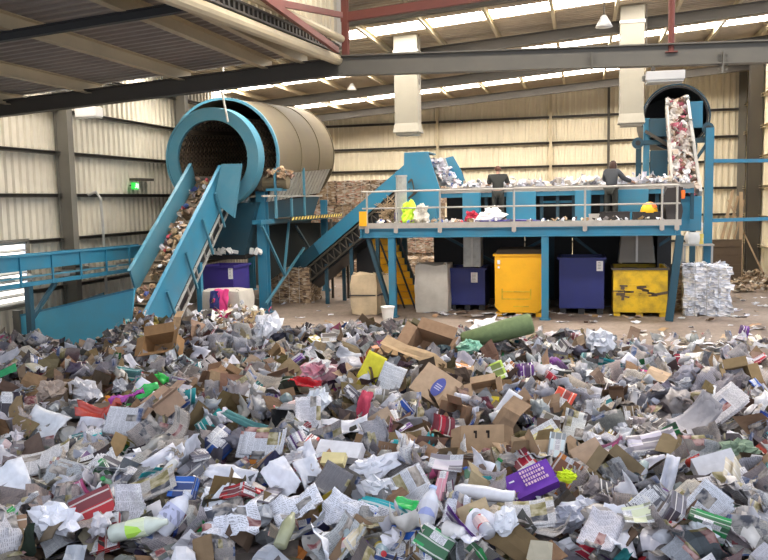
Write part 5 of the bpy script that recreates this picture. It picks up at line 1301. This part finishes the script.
hero('sheet', 442, 510, 30, (.75, .35, .42), 'paper_strip', 'narrow pink and white strip below the checked packet', 'packet', 80, .35, 0, .35, .2, mat='tint_pack')
hero('sheet', 418, 512, 64, (.62, .63, .68), 'newspaper', 'wide crumpled newspaper left of the purple carton', 'newspaper', -60, .4, 0, .6, .12, mat='tint_print', layers=2)
hero('sheet', 408, 532, 24, (.03, .55, .12), 'green_film', 'bright green film near the bottom centre of the heap', 'film', -20, .5, 0, .5, .22, amp=.15, mat='tint_film')
hero('ball', 385, 505, 50, (.76, .77, .82), 'plastic_bag', 'large crumpled white bag left of the checked packet', 'bag', -10, .5, 0, .6, .14, mat='tint_film', rough=.55)
hero('bottle', 485, 522, 60, (.72, .72, .76), 'plastic_tube', 'long pale plastic sleeve below the purple carton', 'tube', -12, .5, 0, .25, .22, mat='tint_film', prof=[(0, .5), (.1, .9), (.5, 1), (.8, .8), (1, .9)])
hero('ball', 506, 548, 34, (.70, .72, .78), 'plastic_bag', 'smooth white bag at the bottom centre edge', 'bag', 70, .5, 0, .7, .2, mat='tint_film', rough=.25)
hero('sheet', 531, 540, 48, (.64, .62, .62), 'newspaper', 'newspaper page lying below the purple carton', 'newspaper', 5, .5, 0, .6, .2, mat='tint_print', layers=2)
hero('ball', 568, 540, 42, (.50, .52, .62), 'plastic_bag', 'translucent grey bag at lower right of the purple carton', 'bag', 0, .5, 0, .8, .18, mat='tint_film')
def spikes(m2, R, s, h):
    for a in range(7): t = a*2*PI/7; m2.add([R @ V(q) for q in ((math.cos(t-.35)*s*.2, math.sin(t-.35)*h*.2, .01), (math.cos(t+.35)*s*.2, math.sin(t+.35)*h*.2, .01), (math.cos(t)*s*.55, math.sin(t)*h*.6, .05), (math.cos(t)*s*.3, math.sin(t)*h*.3, .04))], [(0, 1, 3), (1, 2, 3), (2, 0, 3), (0, 2, 1)], None, (.70, .85, .03))
hero('ball', 566, 508, 22, (.70, .85, .03), 'spiky_toy', 'bright yellow spiky thing right of the purple carton', 'toy', 0, .4, 0, .6, .26, parts=[('spike', spikes, 'tint_plain')], body='toy_body')
hero('bottle', 694, 487, 15, (.55, .06, .04), 'round_lid', 'round red plastic lid in the lower right of the heap', 'lid', 90, .4, 0, 1.4, .26, prof=[(0, .95), (.15, 1), (.2, 1), (.24, .8)], mat='tint_film')
hero('box', 714, 491, 40, (.68, .68, .72), 'white_carton', 'white carton with square end in the lower right', 'carton', 15, .4, 0, .55, .2, dz=.5)
hero('sheet', 704, 532, 42, (.66, .68, .74), 'newspaper', 'fan folded newspaper at the lower right', 'newspaper', 45, .3, 0, .8, .2, mat='tint_print', layers=3)
hero('sheet', 668, 500, 44, (.72, .73, .80), 'paper_sheet', 'tall curled white paper left of the red lid', 'paper', 72, .3, 0, .3, .2, amp=.2)
hero('sheet', 693, 440, 50, (.42, .40, .42), 'magazine', 'thick grey magazine curled open at right', 'magazine', 38, .4, 0, .5, .2, layers=4, mat='tint_plain', curl=.8)
hero('sheet', 716, 428, 60, (.64, .62, .64), 'newspaper', 'pale newspaper stack behind the curled magazine', 'newspaper', 35, .4, 0, .4, .2, layers=3, mat='tint_print')
hero('ball', 737, 470, 40, (.25, .34, .24), 'green_cloth', 'dull green cloth at the right of the heap', 'cloth', 0, .5, 0, .8, .16, rough=.5)
hero('sheet', 652, 462, 46, (.62, .58, .68), 'magazine', 'lilac magazine lying in the right middle of the heap', 'magazine', 10, .5, 0, .5, .2, mat='tint_pack', layers=3)
hero('sheet', 637, 551, 28, (.72, .74, .5), 'leaflet', 'pale leaflet with green and yellow print at the bottom right', 'leaflet', 5, .5, 0, .7, .24, mat='tint_pack')
hero('sheet', 562, 418, 26, (.70, .10, .06), 'red_packet', 'red and white packet above the yellow and white cartons', 'packet', 60, .3, 0, .8, .2, mat='tint_pack')
hero('box', 545, 452, 30, (.74, .66, .28), 'yellow_carton', 'pale yellow carton right of the tall dark board', 'carton', 30, .35, 0, .7, .16, dz=.3, mat='tint_pack')
hero('sheet', 574, 446, 30, (.74, .74, .7), 'leaflet', 'white leaflet with small green pictures right of the yellow carton', 'leaflet', 75, .3, 0, .7, .22, mat='tint_print')
hero('box', 557, 468, 26, (.68, .78, .8), 'white_carton', 'white carton with a green square beside the yellow carton', 'carton', 80, .35, 0, .6, .2, dz=.3, mat='tint_pack')
hero('sheet', 509, 428, 28, (.82, .83, .88), 'paper_sheet', 'bright white stiff sheet above the slotted cardboard box', 'paper', 55, .2, 0, .6, .26, amp=.02, curl=.05)
hero('sheet', 495, 388, 22, (.45, .62, .10), 'magazine', 'small lime and white magazine cover above the slotted box', 'magazine', 20, .3, 0, .9, .2, mat='tint_pack')
hero('sheet', 150, 410, 24, (.05, .55, .12), 'green_film', 'green film scrap in the left middle of the heap', 'film', 30, .5, 0, .5, .22, amp=.25, mat='tint_film')
hero('sheet', 163, 394, 18, (.05, .65, .10), 'green_film', 'small bright green scrap behind the white sheets', 'film', -30, .5, 0, .5, .22, amp=.2, mat='tint_film')
hero('sheet', 130, 417, 34, (.45, .08, .40), 'magenta_ribbon', 'magenta plastic ribbon in the left middle of the heap', 'ribbon', 30, .5, 0, .25, .22, amp=.3, mat='tint_film')
hero('sheet', 105, 429, 44, (.50, .07, .05), 'red_film', 'crumpled red film left of the standing front page', 'film', 5, .5, 0, .35, .18, amp=.25, mat='tint_film')
hero('sheet', 150, 407, 34, (.80, .83, .9), 'paper_sheet', 'stark white sheet beside the green film in the left middle', 'paper', -30, .4, 0, .5, .2, amp=.06)
hero('sheet', 8, 388, 24, (.05, .36, .15), 'green_film', 'dark green packet at the far left edge', 'film', 30, .5, 0, .5, .2, mat='tint_film')
hero('ball', 55, 405, 34, (.45, .36, .30), 'paper_ball', 'brownish crumpled paper ball at the left of the heap', 'paper ball', 0, .5, 0, .8, .16)
hero('ball', 88, 408, 50, (.72, .70, .72), 'plastic_bag', 'puffy white bag beside the brownish paper ball', 'bag', -30, .4, 0, .5, .2, mat='tint_film')
hero('sheet', 248, 442, 60, (.08, .22, .22), 'teal_board', 'dark teal board edge sticking out left of the flat page', 'board', -30, .6, 0, .15, .2)
hero('ball', 318, 418, 34, (.70, .74, .8), 'plastic_bag', 'white and pale blue bag under the red film', 'bag', 40, .4, 0, .7, .18, mat='tint_film')
hero('bottle', 290, 555, 40, (.35, .36, .22), 'glass_jar', 'olive jar lying at the bottom edge left of centre', 'jar', 80, .5, 0, .35, .2, mat='tint_film')

for i, (px, py, w_, an) in enumerate(((350, 535, 60, -30), (375, 485, 50, 15), (300, 525, 50, 30), (590, 530, 44, -20), (235, 540, 56, 10), (60, 540, 60, -15), (455, 535, 40, 70))):
    hero('sheet' if i % 2 == 0 else 'ball', px, py, w_, (.80, .81, .88), 'paper_sheet' if i % 2 == 0 else 'plastic_bag',
         ['crumpled white newspaper sheet at the bottom edge, centre left', 'glossy white bag above the green film', 'creased white newspaper sheet above the olive jar', 'white puffy bag right of the grey bag at the bottom', 'big white newspaper sheet between jug and jar at the bottom', 'white puffy bag at the bottom left corner', 'white sheet standing right of the milk bottle'][i],
         'paper' if i % 2 == 0 else 'bag', an, .45, 0, .6, .16, amp=.3, rough=.5, mat='tint_print' if i % 2 == 0 else 'tint_film')
# ---- hundreds of ordinary pieces, each its own object
def zone(px, py):
    v = 'back' if py < 385 else ('middle' if py < 455 else 'front'); h = 'left' if px < 256 else ('centre' if px < 512 else 'right'); return v, h
def cname(c): return c
kinds = [('newspaper', 'newspaper', 230), ('paper_sheet', 'paper', 190), ('paper_ball', 'paper ball', 90), ('cardboard_piece', 'cardboard', 125), ('carton', 'carton', 95), ('plastic_bottle', 'bottle', 46),
         ('plastic_bag', 'bag', 80), ('tin_can', 'can', 20), ('magazine', 'magazine', 95), ('cardboard_box', 'box', 10), ('paper_cup', 'cup', 12)]
def place_random(kind):
    for _ in range(60):
        py = 338+222*random.random()**.92; px = random.uniform(-15, 783)
        p, t = hit(px, py)
        if p is None or p.y < 2.8: continue
        if kind in ('cardboard_piece', 'cardboard_box') and random.random() > (.25 if py < 460 else .08)+brownness(p.x, p.y)*1.2: continue
        if any(abs(px-a) < w_+6 and abs(py-b2) < h_+6 for a, b2, w_, h_ in HERO): 
            continue
        return p, t, px, py
    return None, None, None, None
for name, cat, cnt in kinds:
    for i in range(cnt):
        p, t, px, py = place_random(name)
        if p is None: continue
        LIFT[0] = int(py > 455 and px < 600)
        far = sm((t-6)/8); v, h = zone(px, py); c = V((p.x, p.y, H(p.x, p.y)+random.uniform(.05, .18))); R = rotm(rnormal(.75), random.random()*6.3)
        big = random.uniform(.85, 1.25)*(1-.05*far); mb = MB(); Z = V((0, 0, 0)); solid = .002; mt = 'tint_plain'; smooth = True; loc = f'in the {v} {h} of the heap'; extra = None
        if name == 'newspaper':
            mt = 'tint_print'; col = random.choice(NEWS); lay = random.choice((1, 2, 3)); p_sheet(mb, Z, R, .34*big, jit(col), random.uniform(.5, .8), n=8, amp=.17, layers=lay, thick=.01); lab = ('folded' if lay > 1 else 'open')+' grey newspaper'
        elif name == 'paper_sheet': p_sheet(mb, Z, R, .29*big, jit(random.choice(WHITE)), random.uniform(.45, .8), n=7, amp=.2); lab = 'creased white paper sheet'
        elif name == 'paper_ball': p_ball(mb, Z, R, .22*big, jit(random.choice(WHITE+NEWS)), (1, random.uniform(.6, .9), .6), n=9, rough=.5); lab = 'crumpled pale paper ball'; solid = 0; smooth = False
        elif name == 'cardboard_piece': p_card(mb, Z, R, .36*big, jit(random.choice(BROWN)), random.uniform(.4, .8)); mt = 'tint_card'; lab = 'bent brown cardboard piece'; solid = 0; smooth = False
        elif name == 'carton':
            cn = random.choice(['red', 'blue', 'green', 'yellow', 'purple', 'grey', 'cream', 'orange', 'brown', 'teal', 'cream', 'grey']); p_box(mb, Z, R, (.25*big, .17*big, random.uniform(.04, .1)), jit(COLR[cn]), 3, .12); mt = 'tint_pack'; lab = f'crushed {cn} printed carton'; solid = 0; smooth = False
        elif name == 'plastic_bottle':
            s = .26*big; p_bottle(mb, Z, R, s, s*.19, jit(random.choice([(.65, .68, .72), (.72, .74, .8), (.4, .5, .52), (.2, .36, .25)]))); mt = 'tint_film'; lab = 'pale plastic bottle'; solid = 0; extra = s
        elif name == 'plastic_bag': p_ball(mb, Z, R, .31*big, jit(random.choice(WHITE+[(.45, .46, .5), (.35, .36, .42), (.1, .1, .12)])), (1, random.uniform(.6, .9), .55), n=12, rough=.5); mt = 'tint_film'; lab = 'crumpled plastic bag'; solid = 0
        elif name == 'tin_can': s = .14*big; p_bottle(mb, Z, R, s, s*.36, jit((.45, .45, .46)), CANP); mt = 'tint_film'; lab = 'grey tin can'; solid = 0
        elif name == 'magazine':
            cn = random.choice(['red', 'blue', 'grey', 'pink', 'cream', 'purple', 'teal', 'black', 'cream', 'grey']); mt = 'tint_pack'; p_sheet(mb, Z, R, .28*big, jit(COLR[cn]), .72, n=6, amp=.05, layers=3, thick=.006); lab = f'{cn} glossy magazine'
        elif name == 'cardboard_box': s = .24*big; p_openbox(mb, Z, R, (s, s*random.uniform(.6, .9), s*random.uniform(.3, .6)), jit(random.choice(BROWN))); mt = 'tint_card'; lab = 'open brown cardboard box'; solid = 0; smooth = False; c.z += .05
        elif name == 'paper_cup': s = .13*big; p_bottle(mb, Z, R, s, s*.36, jit((.7, .68, .66)), [(0, .7), (.02, .72), (.95, 1), (1, 1.08)]); lab = 'pale paper cup'; solid = 0
        full = lab+' '+loc
        if extra and t < 9:
            o = thing(name, full, cat, c, full); b2 = mb.build('bottle_body', mt, None, smooth=True); b2.parent = o
            m2 = MB(); p_bottle(m2, Z, R, extra, extra*.19, COLR[random.choice(['red', 'blue', 'green'])], CAP); b3 = m2.build('cap', 'tint_film', None); b3.parent = o
            m2 = MB(); p_bottle(m2, Z, R, extra, extra*.19, COLR[random.choice(['red', 'blue', 'green', 'yellow', 'cream'])], LAB); b3 = m2.build('label', 'tint_pack', None); b3.parent = o
        else:
            o = mb.build(name, mt, None, smooth=smooth, solid=solid); o.location = c; tag(o, full, cat, full)

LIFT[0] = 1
# ---- litter on the concrete
def litter(n, box, where, seed):
    random.seed(seed)
    for i in range(n):
        px, py = random.uniform(box[0], box[2]), random.uniform(box[1], box[3]); p = W(px, py, z=.03)
        if H(p.x, p.y) > .05: continue
        mb = MB(); kk = random.random(); s = random.uniform(.12, .30) if seed != 2 else random.uniform(.2, .5)
        if kk < .8: p_sheet(mb, V((0, 0, 0)), rotm((random.gauss(0, .08), random.gauss(0, .08), 1), random.random()*6), s, jit(random.choice(WHITE)), random.uniform(.4, .9), n=5, amp=.12, curl=.2); nm = 'litter_paper'; lb = 'pale paper scrap on floor '+where; m_ = 'tint_plain'
        else: p_card(mb, V((0, 0, 0)), rotm((0, 0, 1), random.random()*6), s, jit(random.choice(BROWN))); nm = 'litter_card'; lb = 'brown card scrap on floor '+where; m_ = 'tint_card'
        o = mb.build(nm, m_, None); zmin = min(q[2] for q in mb.v); o.location = (p.x, p.y, -zmin+.002); tag(o, lb, 'litter', lb)
litter(34, (245, 290, 350, 330), 'in front of the drum frame', 1)
litter(46, (425, 306, 530, 325), 'before the tall yellow bin', 2)
litter(26, (545, 303, 615, 322), 'in front of the large blue bin', 3)
litter(34, (615, 310, 765, 350), 'in front of the white paper bale', 4)
litter(26, (350, 322, 560, 345), 'between the heap and the deck', 5)
litter(16, (640, 345, 766, 375), 'right of the heap crest', 6)
litter(14, (280, 268, 350, 292), 'below the rising conveyor', 7)
litter(30, (728, 268, 768, 318), 'right of the white paper bale', 8)
random.seed(99)

# ---- waste on belts (nobody could count it)
def beltwaste(name, label, n, pf_, tints, s0, s1, mt='tint_plain', origin=(0, 0, 0)):
    mb = MB()
    for i in range(n):
        c = pf_(); R = rotm(rnormal(.8), random.random()*6)
        if random.random() < .55: p_sheet(mb, c, R, random.uniform(s0, s1), jit(random.choice(tints)), random.uniform(.4, .9), n=3, amp=.25)
        else: p_ball(mb, c, R, random.uniform(s0, s1)*.8, jit(random.choice(tints)), n=6, rough=.5)
    return tag(mb.build(name, mt, None, origin=origin), label, 'waste', kind='stuff')
mixt = WHITE+BROWN+[(.6, .1, .12), (.1, .15, .4), (.2, .18, .17), (.1, .09, .09), (.62, .55, .45)]
beltwaste('belt_waste', 'mixed waste riding up the steep infeed conveyor', 150, lambda: on(random.random()*.97, random.uniform(-.36, .36), random.uniform(.03, .22)), mixt+BROWN*2, .12, .32, origin=(IX, 19, 2))
beltwaste('belt_waste', 'pale paper and rags lying along the sorting conveyor', 650, lambda: V((random.uniform(sx0+.4, sx1-.1), random.uniform(SY0+.12, SY1-.1), SZ+abs(random.gauss(0, .10)))), WHITE+WHITE+[(.6, .5, .4), (.2, .18, .17), (.5, .45, .38)], .12, .34, origin=(-1, 25.8, SZ))
def fall(): 
    t = random.random(); c = W(436+19*t+random.uniform(-7, 6), 160+25*t, Y=25.55); return c
beltwaste('falling_waste', 'pinkish paper and film sliding down between the blue housing plates', 110, fall, WHITE+[(.7, .55, .6), (.65, .6, .66), (.1, .2, .45)], .12, .3, origin=(-4, 25.6, 4))
beltwaste('belt_waste', 'brown waste riding up the conveyor towards the deck', 160, lambda: rq(random.random(), random.uniform(-.45, .45), random.uniform(.02, .12)), BROWN+[(.2, .18, .17)], .12, .3, origin=(-8, 26.5, 3))
beltwaste('deck_litter', 'scraps strewn along the deck edge below the guard rail', 110, lambda: V((random.uniform(PX0+.4, PX1-.4), random.uniform(23.5, 24.6), PZ+.06+.05*random.random())), mixt+WHITE, .1, .22, origin=(-1, 24, PZ))
beltwaste('spilled_waste', 'dark waste spilled around the foot of the violet bin', 200, lambda: V((random.uniform(-10.4, -8.6), random.uniform(19.3, 21.2), .1+abs(random.gauss(0, .3)))), mixt+WHITE, .15, .35, origin=(-9.5, 20, 0))
beltwaste('caught_waste', 'white rag caught on the ledge above the drive motor', 60, lambda: V((random.uniform(-9.6, -8.9), random.uniform(23.5, 24.2), 4.35+abs(random.gauss(0, .1)))), BROWN+[(.2, .18, .17)], .12, .3, origin=(-9.3, 23.8, 4.3))

# ================================================================== light
w = bpy.data.worlds.new('world'); bpy.context.scene.world = w; w.use_nodes = True; nt = w.node_tree; bg = nt.nodes['Background']
sky = nt.nodes.new('ShaderNodeTexSky'); sky.sky_type = 'HOSEK_WILKIE'; sky.turbidity = 8; sky.sun_direction = V((.3, -.4, .85)).normalized(); sky.ground_albedo = .4
mxw = nt.nodes.new('ShaderNodeMix'); mxw.data_type = 'RGBA'; mxw.inputs['Factor'].default_value = .8
nt.links.new(sky.outputs[0], mxw.inputs['A']); mxw.inputs['B'].default_value = (.80, .86, 1.0, 1)
nt.links.new(mxw.outputs['Result'], bg.inputs['Color']); bg.inputs['Strength'].default_value = 1.9
def area(name, loc, rot, sx, sy, e, col):
    l = bpy.data.lights.new(name, 'AREA'); l.shape = 'RECTANGLE'; l.size = sx; l.size_y = sy; l.energy = e; l.color = col
    o = bpy.data.objects.new(name, l); COL.objects.link(o); o.location = loc; o.rotation_euler = rot; return o
sc_ = bpy.context.scene
sc_.view_settings.view_transform = 'Standard'; sc_.view_settings.look = 'None'; sc_.view_settings.gamma = 1; sc_.view_settings.use_curve_mapping = False
sc_.view_settings.exposure = 0.0
for o in bpy.data.objects:
    if '_o' in o: del o['_o']
